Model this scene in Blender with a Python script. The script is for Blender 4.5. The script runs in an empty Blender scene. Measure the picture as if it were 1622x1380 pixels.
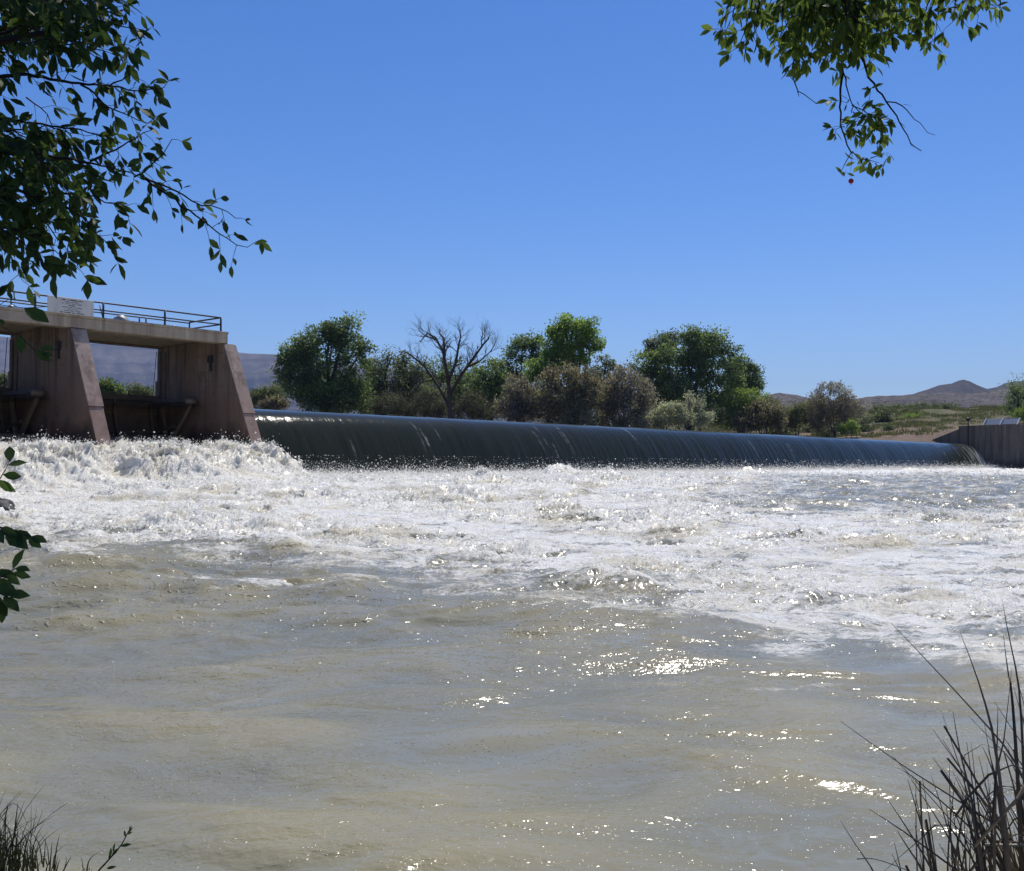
import bpy, math, random
import numpy as np
from mathutils import Vector

# ------------------------------------------------------------------ camera, sky, sun, exposure
SC = bpy.context.scene
COL = SC.collection
R = math.radians
F, CX, CY, PITCH, EZ = 1580.0, 811.0, 690.0, math.atan(47 / 1580.0), 1.6   # photo focal length, centre, pitch, eye height
SUN_AZ, SUN_EL = R(20), R(58)            # azimuth from +Y towards +X

cam = bpy.data.cameras.new('camera')
cam.sensor_fit = 'HORIZONTAL'; cam.sensor_width = 36; cam.lens = 36 * F / 1622
cam.clip_start = 0.05; cam.clip_end = 40000
camo = bpy.data.objects.new('camera', cam); COL.objects.link(camo)
camo.location = (0, 0, EZ); camo.rotation_euler = (R(90) + PITCH, 0, 0)
SC.camera = camo

world = bpy.data.worlds.new('World'); SC.world = world; world.use_nodes = True
wn = world.node_tree; wn.nodes.clear()
sky = wn.nodes.new('ShaderNodeTexSky'); sky.sky_type = 'NISHITA'; sky.sun_disc = False
sky.sun_elevation = SUN_EL; sky.sun_rotation = SUN_AZ
sky.altitude = 1300; sky.air_density = 1.0; sky.dust_density = 0.3; sky.ozone_density = 3.0
bg = wn.nodes.new('ShaderNodeBackground'); bg.inputs['Strength'].default_value = 0.126
wo = wn.nodes.new('ShaderNodeOutputWorld')
hs = wn.nodes.new('ShaderNodeHueSaturation'); hs.inputs['Saturation'].default_value = 1.33; hs.inputs['Hue'].default_value = 0.511
wn.links.new(sky.outputs[0], hs.inputs['Color']); wn.links.new(hs.outputs[0], bg.inputs[0]); wn.links.new(bg.outputs[0], wo.inputs[0])

sun = bpy.data.lights.new('sun', 'SUN'); sun.energy = 4.7; sun.angle = R(0.55); sun.color = (1.0, 0.95, 0.87)
suno = bpy.data.objects.new('sun', sun); COL.objects.link(suno)
sd = Vector((math.sin(SUN_AZ) * math.cos(SUN_EL), math.cos(SUN_AZ) * math.cos(SUN_EL), math.sin(SUN_EL)))
suno.rotation_euler = (-sd).to_track_quat('-Z', 'Y').to_euler(); suno.location = (30, 60, 80)

SC.view_settings.view_transform = 'Standard'; SC.view_settings.look = 'None'
SC.view_settings.exposure = 0.08; SC.view_settings.gamma = 1.0
SC.render.engine = 'CYCLES'
SC.cycles.max_bounces = 6; SC.cycles.diffuse_bounces = 3; SC.cycles.glossy_bounces = 3
SC.cycles.transmission_bounces = 4; SC.cycles.volume_bounces = 0; SC.cycles.transparent_max_bounces = 8
SC.cycles.caustics_reflective = False; SC.cycles.caustics_refractive = False

# ------------------------------------------------------------------ helpers
rng = np.random.default_rng(7)
random.seed(11)


def ss(a, b, x):
    t = np.clip((np.asarray(x, float) - a) / (b - a), 0, 1)
    return t * t * (3 - 2 * t)


_GA = np.linspace(0, 2 * np.pi, 256, endpoint=False)
_GC, _GS = np.cos(_GA), np.sin(_GA)


def perlin(x, y, seed=0):
    x = np.asarray(x, float); y = np.asarray(y, float)
    xi = np.floor(x).astype(np.int64); yi = np.floor(y).astype(np.int64)
    xf = x - xi; yf = y - yi
    u = xf * xf * xf * (xf * (xf * 6 - 15) + 10); v = yf * yf * yf * (yf * (yf * 6 - 15) + 10)

    def g(a, b, dx, dy):
        h = (a * 374761393 + b * 668265263 + seed * 1442695041) & 0xFFFFFFFF
        h = ((h ^ (h >> 13)) * 1274126177) & 0xFFFFFFFF
        h = (h ^ (h >> 16)) & 255
        return _GC[h] * dx + _GS[h] * dy
    a = g(xi, yi, xf, yf); b = g(xi + 1, yi, xf - 1, yf)
    c = g(xi, yi + 1, xf, yf - 1); d = g(xi + 1, yi + 1, xf - 1, yf - 1)
    return 1.5 * ((a + (b - a) * u) * (1 - v) + (c + (d - c) * u) * v)


def fbm(x, y, n=4, seed=0, gain=0.5):
    s = 0; a = 1; f = 1
    for i in range(n):
        s = s + a * perlin(x * f, y * f, seed + i); a *= gain; f *= 2.03
    return s


def at(px, py, Y):
    """point at distance Y seen at photo pixel (px, py)"""
    zc = -(py - CY) / F; xc = (px - CX) / F
    yy = math.cos(PITCH) - math.sin(PITCH) * zc; zz = math.sin(PITCH) + math.cos(PITCH) * zc
    return Vector((xc / yy * Y, Y, EZ + zz / yy * Y))


# dam frame: t along the crest (away and to the right), s downstream, z up
O2 = np.array((-14.21, 50.42)); U2 = np.array((0.6605, 0.7508)); N2 = np.array((0.7508, -0.6605))
LWEIR = 118.7


def P(t, s, z):
    return (O2[0] + U2[0] * t + N2[0] * s, O2[1] + U2[1] * t + N2[1] * s, z)


def ts(x, y):
    dx = x - O2[0]; dy = y - O2[1]
    return dx * U2[0] + dy * U2[1], dx * N2[0] + dy * N2[1]


def link(o, parent=None):
    COL.objects.link(o)
    if parent is not None:
        o.parent = parent
        o.matrix_parent_inverse.identity()
        o.location = (o.location[0] - parent.location[0], o.location[1] - parent.location[1], o.location[2] - parent.location[2]) if parent.parent is None else o.location
    return o


def mesh_np(name, V, faces, mat, parent=None, smooth=True, attrs=None, origin=None):
    """one mesh object from arrays; faces is an (n,3) or (n,4) int array or a list of such"""
    V = np.asarray(V, float)
    if parent is not None:
        w = Vector(parent.location)
        if parent.parent is not None:
            w = w + Vector(parent.parent.location)
        V = V - np.array(w)
    elif origin is not None:
        V = V - np.array(origin)
    if not isinstance(faces, list):
        faces = [faces]
    faces = [np.asarray(f, np.int32) for f in faces if len(f)]
    me = bpy.data.meshes.new(name)
    me.vertices.add(len(V)); me.vertices.foreach_set('co', V.astype(np.float32).ravel())
    li = np.concatenate([f.ravel() for f in faces])
    tot = np.concatenate([np.full(len(f), f.shape[1], np.int32) for f in faces])
    st = np.concatenate([[0], np.cumsum(tot)[:-1]]).astype(np.int32)
    me.loops.add(len(li)); me.loops.foreach_set('vertex_index', li.astype(np.int32))
    me.polygons.add(len(tot)); me.polygons.foreach_set('loop_start', st)
    try:
        me.polygons.foreach_set('loop_total', tot)
    except Exception:
        pass
    me.polygons.foreach_set('use_smooth', np.full(len(tot), bool(smooth)))
    me.update(calc_edges=True); me.validate()
    if attrs:
        for k, a in attrs.items():
            at_ = me.attributes.new(k, 'FLOAT', 'POINT'); at_.data.foreach_set('value', np.asarray(a, np.float32))
    if mat is not None:
        me.materials.append(mat)
    o = bpy.data.objects.new(name, me); COL.objects.link(o)
    if parent is not None:
        o.parent = parent
    elif origin is not None:
        o.location = origin
    return o


class MB:
    """collects solid shapes into ONE mesh"""
    def __init__(self):
        self.v = []; self.f = []

    def add(self, v, f):
        n = len(self.v); self.v += [tuple(p) for p in v]; self.f += [tuple(i + n for i in q) for q in f]

    def hexa(self, p):       # 8 corners: 4 bottom, 4 top
        self.add(p, [(3, 2, 1, 0), (4, 5, 6, 7), (0, 1, 5, 4), (1, 2, 6, 5), (2, 3, 7, 6), (3, 0, 4, 7)])

    def tbox(self, t0, t1, s0, s1, z0, z1):
        self.hexa([P(t0, s0, z0), P(t1, s0, z0), P(t1, s1, z0), P(t0, s1, z0),
                   P(t0, s0, z1), P(t1, s0, z1), P(t1, s1, z1), P(t0, s1, z1)])

    def prism_sz(self, poly, t0, t1):
        """polygon in (s,z) extruded along t"""
        n = len(poly)
        v = [P(t0, s, z) for s, z in poly] + [P(t1, s, z) for s, z in poly]
        f = [tuple(range(n)), tuple(range(2 * n - 1, n - 1, -1))]
        f += [(i, i + n, (i + 1) % n + n, (i + 1) % n) for i in range(n)]
        self.add(v, f)

    def tube(self, pts, rad, k=6, cap=True):
        pts = [Vector(p) for p in pts]
        if not hasattr(rad, '__len__'):
            rad = [rad] * len(pts)
        v = []; f = []
        up = Vector((0.13, 0.21, 0.97))
        for i, p in enumerate(pts):
            d = (pts[min(i + 1, len(pts) - 1)] - pts[max(i - 1, 0)])
            if d.length < 1e-9:
                d = Vector((0, 0, 1))
            d.normalize()
            a = d.cross(up if abs(d.dot(up)) < 0.95 else Vector((1, 0, 0))).normalized(); b = d.cross(a)
            for j in range(k):
                w = 2 * math.pi * j / k
                v.append(p + (a * math.cos(w) + b * math.sin(w)) * rad[i])
        for i in range(len(pts) - 1):
            for j in range(k):
                f.append((i * k + j, i * k + (j + 1) % k, (i + 1) * k + (j + 1) % k, (i + 1) * k + j))
        if cap:
            f.append(tuple(range(k - 1, -1, -1))); f.append(tuple((len(pts) - 1) * k + j for j in range(k)))
        self.add(v, f)

    def lathe(self, c, prof, k=14, axis=None):
        c = Vector(c); ax = Vector(axis or (0, 0, 1)).normalized()
        a = ax.cross(Vector((0, 1, 0.01))).normalized(); b = ax.cross(a)
        v = []; f = []
        for r, h in prof:
            for j in range(k):
                w = 2 * math.pi * j / k
                v.append(c + ax * h + (a * math.cos(w) + b * math.sin(w)) * r)
        m = len(prof)
        for i in range(m - 1):
            for j in range(k):
                f.append((i * k + j, i * k + (j + 1) % k, (i + 1) * k + (j + 1) % k, (i + 1) * k + j))
        f.append(tuple(range(k - 1, -1, -1))); f.append(tuple((m - 1) * k + j for j in range(k)))
        self.add(v, f)

    def build(self, name, mat, parent=None, smooth=False, bevel=0, origin=None):
        w = Vector((0, 0, 0))
        if parent is not None:
            w = Vector(parent.location)
            if parent.parent is not None:
                w = w + Vector(parent.parent.location)
        elif origin is not None:
            w = Vector(origin)
        me = bpy.data.meshes.new(name)
        me.from_pydata([(p[0] - w[0], p[1] - w[1], p[2] - w[2]) for p in self.v], [], self.f)
        me.update()
        if smooth:
            me.polygons.foreach_set('use_smooth', [True] * len(me.polygons))
        me.materials.append(mat)
        o = bpy.data.objects.new(name, me); COL.objects.link(o)
        if parent is not None:
            o.parent = parent
        elif origin is not None:
            o.location = origin
        if bevel:
            b = o.modifiers.new('bevel', 'BEVEL'); b.width = bevel; b.segments = 2; b.limit_method = 'ANGLE'
        return o


def thing(name, label, cat, loc=(0, 0, 0), group=None):
    o = bpy.data.objects.new(name, None); COL.objects.link(o); o.location = loc
    o.empty_display_size = 0.2
    return tag(o, label, cat, group)


def tag(o, label, cat, group=None):
    o['label'] = label; o['category'] = cat
    if group:
        o['group'] = group
    return o


def kind(o, k, label=None, cat=None):
    o['kind'] = k
    if label:
        o['label'] = label
    if cat:
        o['category'] = cat
    return o


# ------------------------------------------------------------------ materials
class NT:
    def __init__(self, name):
        self.m = bpy.data.materials.new(name); self.m.use_nodes = True
        self.t = self.m.node_tree; self.t.nodes.clear()
        self.out = self.t.nodes.new('ShaderNodeOutputMaterial')

    def n(self, typ, **kw):
        nd = self.t.nodes.new(typ)
        for k, v in kw.items():
            if k.startswith('i_'):
                key = k[2:].replace('_', ' ')
                key = int(key) if key.isdigit() else key
                if hasattr(v, 'bl_idname') or isinstance(v, bpy.types.NodeSocket):
                    self.t.links.new(v, nd.inputs[key])
                else:
                    nd.inputs[key].default_value = v
            else:
                setattr(nd, k, v)
        return nd

    def l(self, a, b):
        self.t.links.new(a, b)

    def pos(self):
        return self.n('ShaderNodeNewGeometry').outputs['Position']

    def mapping(self, vec, scale=(1, 1, 1), rot=(0, 0, 0)):
        mp = self.n('ShaderNodeMapping'); self.l(vec, mp.inputs['Vector'])
        mp.inputs['Scale'].default_value = scale; mp.inputs['Rotation'].default_value = rot
        return mp.outputs[0]

    def noise(self, vec, scale=1.0, detail=4.0, rough=0.5, dist=0.0):
        n = self.n('ShaderNodeTexNoise'); self.l(vec, n.inputs['Vector'])
        n.inputs['Scale'].default_value = scale; n.inputs['Detail'].default_value = detail
        n.inputs['Roughness'].default_value = rough; n.inputs['Distortion'].default_value = dist
        return n.outputs[0]

    def ramp(self, fac, stops):
        r = self.n('ShaderNodeValToRGB'); self.l(fac, r.inputs[0])
        e = r.color_ramp.elements
        while len(e) < len(stops):
            e.new(0.5)
        for i, (p, c) in enumerate(stops):
            e[i].position = p; e[i].color = (c, c, c, 1) if not hasattr(c, '__len__') else (*c, 1)
        return r.outputs[0]

    def mix(self, fac, a, b, mode='MIX'):
        m = self.n('ShaderNodeMix', data_type='RGBA', blend_type=mode)
        for sock, v in ((m.inputs[0], fac), (m.inputs[6], a), (m.inputs[7], b)):
            if isinstance(v, bpy.types.NodeSocket):
                self.l(v, sock)
            else:
                sock.default_value = v if not hasattr(v, '__len__') else ((*v, 1) if len(v) == 3 else v)
        return m.outputs[2]

    def math(self, op, a, b=0.0, clamp=False):
        m = self.n('ShaderNodeMath', operation=op, use_clamp=clamp)
        for i, v in enumerate((a, b)):
            if isinstance(v, bpy.types.NodeSocket):
                self.l(v, m.inputs[i])
            else:
                m.inputs[i].default_value = v
        return m.outputs[0]

    def bump(self, h, strength=0.3, dist=0.02, normal=None):
        b = self.n('ShaderNodeBump'); self.l(h, b.inputs['Height'])
        b.inputs['Strength'].default_value = strength; b.inputs['Distance'].default_value = dist
        if normal is not None:
            self.l(normal, b.inputs['Normal'])
        return b.outputs[0]

    def attr(self, name):
        a = self.n('ShaderNodeAttribute', attribute_name=name)
        return a.outputs['Fac']

    def pbr(self, col, rough=0.7, spec=0.3, normal=None, metal=0.0, ior=None):
        b = self.n('ShaderNodeBsdfPrincipled')
        for sock, v in ((b.inputs['Base Color'], col), (b.inputs['Roughness'], rough)):
            if isinstance(v, bpy.types.NodeSocket):
                self.l(v, sock)
            else:
                sock.default_value = (*v, 1) if hasattr(v, '__len__') else v
        b.inputs['Specular IOR Level'].default_value = spec; b.inputs['Metallic'].default_value = metal
        if ior:
            b.inputs['IOR'].default_value = ior
        if normal is not None:
            self.l(normal, b.inputs['Normal'])
        return b.outputs[0]

    def done(self, sh):
        self.l(sh, self.out.inputs['Surface']); return self.m


def mat_plain(name, col, rough=0.6, spec=0.3, metal=0.0, var=0.25, scale=6.0, bump=0.0):
    t = NT(name); p = t.pos()
    n = t.noise(p, scale, 5, 0.6)
    c = t.mix(n, tuple(x * (1 - var) for x in col), tuple(min(1, x * (1 + var)) for x in col))
    nm = t.bump(t.noise(p, scale * 6, 4, 0.6), bump, 0.01) if bump else None
    return t.done(t.pbr(c, rough, spec, nm, metal))


def mat_concrete(name, base, stain, dark, wet_dark_z=None, red_z=None):
    t = NT(name); p = t.pos()
    broad = t.noise(p, 0.55, 4, 0.55)
    streak = t.noise(t.mapping(p, (2.3, 2.3, 0.13)), 1.0, 4, 0.6, 0.3)
    fine = t.noise(p, 7.0, 6, 0.65)
    board = t.n('ShaderNodeTexWave', wave_type='BANDS', bands_direction='Z')
    t.l(p, board.inputs['Vector']); board.inputs['Scale'].default_value = 0.9; board.inputs['Distortion'].default_value = 0.35
    board.inputs['Detail'].default_value = 2
    c = t.mix(t.ramp(broad, [(0.35, 0.0), (0.7, 1.0)]), base, stain)
    c = t.mix(t.ramp(streak, [(0.46, 0.0), (0.63, 0.85)]), c, dark)
    pale = t.ramp(t.noise(t.mapping(p, (3.1, 3.1, 0.2)), 1.0, 3, 0.5), [(0.58, 0.0), (0.7, 0.45)])
    c = t.mix(pale, c, tuple(min(1, x * 1.5) for x in base))
    c = t.mix(t.ramp(fine, [(0.3, 0.0), (0.75, 0.35)]), c, tuple(x * 0.55 for x in base))
    if red_z:
        sp = t.n('ShaderNodeSeparateXYZ'); t.l(p, sp.inputs[0])
        hz_ = t.math('ADD', sp.outputs[2], t.math('MULTIPLY', t.noise(t.mapping(p, (0.8, 0.8, 0.5)), 1.0, 5, 0.65), 3.4))
        m2 = t.n('ShaderNodeMapRange'); t.l(hz_, m2.inputs[0])
        m2.inputs[1].default_value = red_z + 0.4; m2.inputs[2].default_value = red_z + 2.6; m2.inputs[3].default_value = 0.8; m2.inputs[4].default_value = 0.0
        c = t.mix(m2.outputs[0], c, (base[0] * 0.66, base[1] * 0.53, base[2] * 0.48))   # iron stain of old floods
        blot = t.ramp(t.noise(p, 1.7, 5, 0.7, 0.6), [(0.56, 0.0), (0.66, 0.55)])
        c = t.mix(blot, c, (base[0] * 0.4, base[1] * 0.34, base[2] * 0.32))
        lip = t.ramp(t.noise(t.mapping(p, (0.5, 0.5, 9.0)), 1.0, 3, 0.5), [(0.60, 0.0), (0.66, 0.4)])
        c = t.mix(lip, c, (base[0] * 0.5, base[1] * 0.42, base[2] * 0.38))
    if wet_dark_z:
        sep = t.n('ShaderNodeSeparateXYZ'); t.l(p, sep.inputs[0])
        h = t.math('ADD', sep.outputs[2], t.math('MULTIPLY', t.noise(p, 0.9, 4), 1.6))
        mr = t.n('ShaderNodeMapRange'); t.l(h, mr.inputs[0])
        mr.inputs[1].default_value = wet_dark_z; mr.inputs[2].default_value = wet_dark_z + 0.9; mr.inputs[3].default_value = 0.9; mr.inputs[4].default_value = 0.0
        c = t.mix(mr.outputs[0], c, (0.035, 0.03, 0.024))       # waterline growth and wet stain, set higher on piers to darken the bay interior
    hgt = t.math('ADD', fine, t.math('MULTIPLY', board.outputs[1], 0.25))
    return t.done(t.pbr(c, 0.85, 0.25, t.bump(hgt, 0.45, 0.02)))


def mat_leaf(name, dark, light, trans=0.3, rough=0.55, spec=0.3):
    t = NT(name); v = t.attr('tint')
    c = t.mix(v, dark, light)
    a = t.pbr(c, rough, spec)
    tr = t.n('ShaderNodeBsdfTranslucent')
    t.l(t.mix(0.5, c, t.mix(v, tuple(x * 1.3 for x in dark), (light[0] * 1.5, light[1] * 1.5, light[2] * 0.8))), tr.inputs[0])
    m = t.n('ShaderNodeMixShader'); m.inputs[0].default_value = trans
    t.l(a, m.inputs[1]); t.l(tr.outputs[0], m.inputs[2])
    return t.done(m.outputs[0])


M = {}
M['concrete'] = mat_concrete('pier_concrete', (0.35, 0.265, 0.20), (0.235, 0.165, 0.12), (0.07, 0.049, 0.038), wet_dark_z=3.6, red_z=6.0)
M['deck'] = mat_concrete('deck_concrete', (0.40, 0.335, 0.26), (0.34, 0.275, 0.205), (0.22, 0.175, 0.13))
M['nose'] = mat_concrete('nose_concrete', (0.44, 0.345, 0.29), (0.34, 0.25, 0.20), (0.17, 0.12, 0.095), wet_dark_z=2.3, red_z=5.0)
M['wall'] = mat_concrete('wall_concrete', (0.165, 0.142, 0.118), (0.125, 0.105, 0.086), (0.07, 0.058, 0.048), wet_dark_z=2.4)
M['rail'] = mat_plain('rail_steel', (0.018, 0.014, 0.022), 0.55, 0.4, 0.0, 0.3, 12)
M['gate'] = mat_plain('gate_steel', (0.19, 0.14, 0.10), 0.75, 0.25, 0.0, 0.45, 3, 0.2)
M['gate_dark'] = mat_plain('gate_skin', (0.15, 0.115, 0.09), 0.8, 0.2, 0.0, 0.5, 2, 0.2)
M['iron'] = mat_plain('dark_iron', (0.022, 0.02, 0.02), 0.6, 0.4)
M['galv'] = mat_plain('galvanised', (0.34, 0.35, 0.34), 0.5, 0.5, 0.2, 0.25, 8)
M['white'] = mat_plain('white_paint', (0.78, 0.77, 0.74), 0.5, 0.3, 0, 0.12, 5)
M['panel'] = mat_plain('blue_grey_panel', (0.20, 0.23, 0.28), 0.35, 0.5, 0, 0.15, 2)
M['ink'] = mat_plain('sign_ink', (0.035, 0.032, 0.04), 0.7, 0.2)
M['red'] = mat_plain('red_plastic', (0.45, 0.015, 0.03), 0.3, 0.5, 0, 0.1)
M['bark'] = mat_plain('bark', (0.085, 0.068, 0.055), 0.9, 0.15, 0, 0.45, 9, 0.4)
M['twig'] = mat_plain('twig_bark', (0.03, 0.024, 0.022), 0.8, 0.2, 0, 0.4, 40)
M['deadwood'] = mat_plain('dead_wood', (0.085, 0.068, 0.056), 0.9, 0.15, 0, 0.35, 3)
M['rock'] = mat_plain('wet_rock', (0.05, 0.047, 0.044), 0.6, 0.2, 0, 0.5, 5, 0.6)

t = NT('sign_board'); p = t.pos()
c = t.mix(t.ramp(t.noise(t.mapping(p, (4, 4, 1.2)), 1, 4), [(0.4, 0.0), (0.75, 0.6)]), (0.58, 0.57, 0.54), (0.42, 0.39, 0.35))
M['sign'] = t.done(t.pbr(c, 0.5, 0.3))

M['cotton'] = mat_leaf('cottonwood_leaf', (0.068, 0.107, 0.041), (0.232, 0.310, 0.095), 0.52)
M['cotton_bright'] = mat_leaf('bright_leaf', (0.112, 0.190, 0.042), (0.341, 0.463, 0.096), 0.55)
M['olive'] = mat_leaf('olive_leaf', (0.081, 0.101, 0.044), (0.230, 0.259, 0.121), 0.5)
M['tamarisk'] = mat_leaf('tamarisk_leaf', (0.115, 0.105, 0.078), (0.35, 0.31, 0.235), 0.5)
M['tamarisk_tan'] = mat_leaf('tamarisk_tan_leaf', (0.105, 0.098, 0.06), (0.33, 0.29, 0.185), 0.5)
M['sage'] = mat_leaf('sage_leaf', (0.226, 0.240, 0.164), (0.598, 0.613, 0.419), 0.45)
M['willow'] = mat_leaf('willow_leaf', (0.111, 0.168, 0.036), (0.316, 0.399, 0.089), 0.45)
M['brush'] = mat_leaf('brush_leaf', (0.055, 0.062, 0.034), (0.15, 0.15, 0.085), 0.35)
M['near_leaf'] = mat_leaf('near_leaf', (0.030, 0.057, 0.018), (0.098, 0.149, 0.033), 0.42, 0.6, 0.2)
M['near_leaf_lit'] = mat_leaf('near_leaf_lit', (0.048, 0.086, 0.021), (0.169, 0.230, 0.046), 0.55, 0.6, 0.2)  # brighter copy of the near leaf, sunlight put into its colour
M['reed'] = mat_leaf('reed_blade', (0.075, 0.055, 0.039), (0.191, 0.143, 0.098), 0.22, 0.7, 0.15)
M['pale_stem'] = mat_plain('pale_dry_stem', (0.42, 0.38, 0.25), 0.6)
M['bank_grass'] = mat_leaf('bank_grass', (0.03, 0.036, 0.015), (0.09, 0.085, 0.04), 0.15)
M['far_grass'] = mat_leaf('far_grass', (0.078, 0.092, 0.031), (0.214, 0.209, 0.083), 0.35)

# ground
t = NT('ground_soil'); p = t.pos()
sep = t.n('ShaderNodeSeparateXYZ'); t.l(p, sep.inputs[0])
n1 = t.noise(p, 0.09, 6, 0.6); n2 = t.noise(p, 1.3, 6, 0.65); n3 = t.noise(p, 0.4, 5, 0.6)
soil = t.mix(n2, (0.10, 0.07, 0.05), (0.27, 0.20, 0.15))
veg = t.mix(n2, (0.045, 0.055, 0.022), (0.13, 0.13, 0.062))
zz = t.n('ShaderNodeMapRange'); t.l(t.math('ADD', sep.outputs[2], t.math('MULTIPLY', n1, 3.0)), zz.inputs[0])
zz.inputs[1].default_value = 8.6; zz.inputs[2].default_value = 10.2
fac = t.math('MULTIPLY', zz.outputs[0], t.ramp(n3, [(0.36, 0.15), (0.55, 1.0)]))
c = t.mix(fac, soil, veg)
low = t.n('ShaderNodeMapRange'); t.l(sep.outputs[2], low.inputs[0])
low.inputs[1].default_value = 1.2; low.inputs[2].default_value = 2.2
c = t.mix(low.outputs[0], t.mix(n2, (0.05, 0.042, 0.032), (0.11, 0.09, 0.065)), c)
M['ground'] = t.done(t.pbr(c, 0.95, 0.1, t.bump(n2, 0.6, 0.15)))


def mat_hill(name, a, b, dark, veg, speck):
    t = NT(name); p = t.pos()
    n1 = t.noise(t.mapping(p, (1, 1, 2.5)), speck * 0.12, 6, 0.6, 0.6)
    n2 = t.noise(p, speck * 0.9, 6, 0.7)
    c = t.mix(t.ramp(n1, [(0.35, 0.0), (0.65, 1.0)]), a, b)
    sep = t.n('ShaderNodeSeparateXYZ'); t.l(p, sep.inputs[0])
    st = t.noise(t.mapping(p, (0.12, 0.12, 3.2)), speck * 0.10, 4, 0.6, 0.4)
    c = t.mix(t.ramp(st, [(0.50, 0.0), (0.58, 0.85)]), c, dark)                     # rock bands
    c = t.mix(t.ramp(n2, [(0.50, 0.0), (0.58, 0.85)]), c, veg)                       # scattered scrub
    return t.done(t.pbr(c, 0.95, 0.05, t.bump(n2, 0.6, 2.0)))


M['mountain'] = mat_hill('mountain_rock', (0.075, 0.06, 0.058), (0.165, 0.13, 0.115), (0.034, 0.03, 0.035), (0.06, 0.06, 0.05), 0.08)
M['hill'] = mat_hill('hill_soil', (0.115, 0.100, 0.096), (0.165, 0.145, 0.135), (0.085, 0.073, 0.07), (0.038, 0.037, 0.026), 0.30)
M['peak'] = mat_hill('peak_rock', (0.055, 0.046, 0.044), (0.09, 0.073, 0.064), (0.035, 0.032, 0.032), (0.03, 0.03, 0.024), 0.14)

# river: silty water with aerated white foam (foam cover is a mesh attribute)
t = NT('river_water'); p = t.pos()
foam = t.attr('foam'); silt_light = t.attr('silt_light')
fine = t.noise(p, 17.0, 5, 0.7, 0.4)
med = t.noise(t.mapping(p, (1, 1.2, 1)), 3.0, 5, 0.6, 0.6)
vfine = t.noise(p, 60.0, 2, 0.5)
lace = t.math('MULTIPLY', t.math('ABSOLUTE', t.math('SUBTRACT', t.noise(t.mapping(p, (1, 1.3, 1)), 5.5, 4, 0.6, 0.8), 0.5)), -3.2)
br = t.math('ADD', t.math('MULTIPLY', t.math('SUBTRACT', fine, 0.5), 1.5), t.math('MULTIPLY', t.math('SUBTRACT', med, 0.5), 1.3))
br = t.math('ADD', br, t.math('MULTIPLY', t.math('SUBTRACT', vfine, 0.5), 0.8))
br = t.math('ADD', br, t.math('ADD', lace, 0.25))
k = t.n('ShaderNodeMapRange', interpolation_type='SMOOTHSTEP'); t.l(t.math('ADD', foam, t.math('MULTIPLY', br, t.math('MINIMUM', t.math('MULTIPLY', foam, 2.2), 0.75))), k.inputs[0])
k.inputs[1].default_value = 0.22; k.inputs[2].default_value = 0.84
wc = t.mix(silt_light, (0.215, 0.205, 0.142), (0.290, 0.255, 0.148))  # yellower end also carries the painted glow of the crests
r1 = t.noise(t.mapping(p, (1.0, 1.5, 1)), 5.0, 3, 0.55, 0.3)
r2 = t.noise(t.mapping(p, (1.0, 1.3, 1)), 24.0, 2, 0.5)
patchy = t.ramp(t.noise(t.mapping(p, (0.55, 1.1, 1)), 0.9, 4, 0.6, 0.8), [(0.36, 0.12), (0.62, 1.0)])
h = t.math('MULTIPLY', t.math('ADD', t.math('MULTIPLY', r1, 0.42), t.math('MULTIPLY', r2, 0.12)), patchy)
w1_ = t.math('MULTIPLY', t.math('MAXIMUM', t.math('SUBTRACT', t.noise(t.mapping(p, (1, 1.1, 1)), 58.0, 0.0), 0.70), 0.0), 1.0)
w2_ = t.math('MULTIPLY', t.math('MAXIMUM', t.math('SUBTRACT', t.noise(t.mapping(p, (1, 1.1, 1)), 15.0, 0.0), 0.655), 0.0), 1.7)
sy_ = t.n('ShaderNodeSeparateXYZ'); t.l(p, sy_.inputs[0])
fy_ = t.n('ShaderNodeMapRange'); t.l(sy_.outputs[1], fy_.inputs[0]); fy_.inputs[1].default_value = 6.5; fy_.inputs[2].default_value = 13.0; fy_.inputs[3].default_value = 0.06
w2_ = t.math('MULTIPLY', w2_, fy_.outputs[0])
fz_ = t.n('ShaderNodeMapRange'); t.l(sy_.outputs[1], fz_.inputs[0]); fz_.inputs[1].default_value = 4.0; fz_.inputs[2].default_value = 8.5; fz_.inputs[3].default_value = 0.22
w1_ = t.math('MULTIPLY', w1_, fz_.outputs[0])
glm = t.ramp(t.noise(t.mapping(p, (0.5, 1.0, 1)), 0.8, 4, 0.65, 0.6), [(0.38, 0.22), (0.56, 1.0)])
h = t.math('ADD', h, t.math('MULTIPLY', t.math('ADD', w1_, w2_), glm))
wat = t.pbr(wc, 0.17, 0.5, t.bump(h, 1.0, 0.065), 0, 1.33)
fcol = t.mix(silt_light, (0.87, 0.835, 0.735), (0.70, 0.63, 0.46))
fcol = t.mix(t.ramp(med, [(0.36, 0.4), (0.5, 0.0)]), fcol, (0.45, 0.40, 0.29))
fo = t.pbr(fcol, 0.27, 0.5, t.bump(t.math('ADD', fine, t.math('MULTIPLY', vfine, 0.5)), 0.8, 0.06))
fb_ = fo.node; fb_.inputs['Subsurface Weight'].default_value = 0.55; fb_.inputs['Subsurface Radius'].default_value = (1.0, 0.93, 0.78); fb_.inputs['Subsurface Scale'].default_value = 0.28
ms = t.n('ShaderNodeMixShader'); t.l(k.outputs[0], ms.inputs[0]); t.l(wat, ms.inputs[1]); t.l(fo, ms.inputs[2])
M['river'] = t.done(ms.outputs[0])

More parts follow.
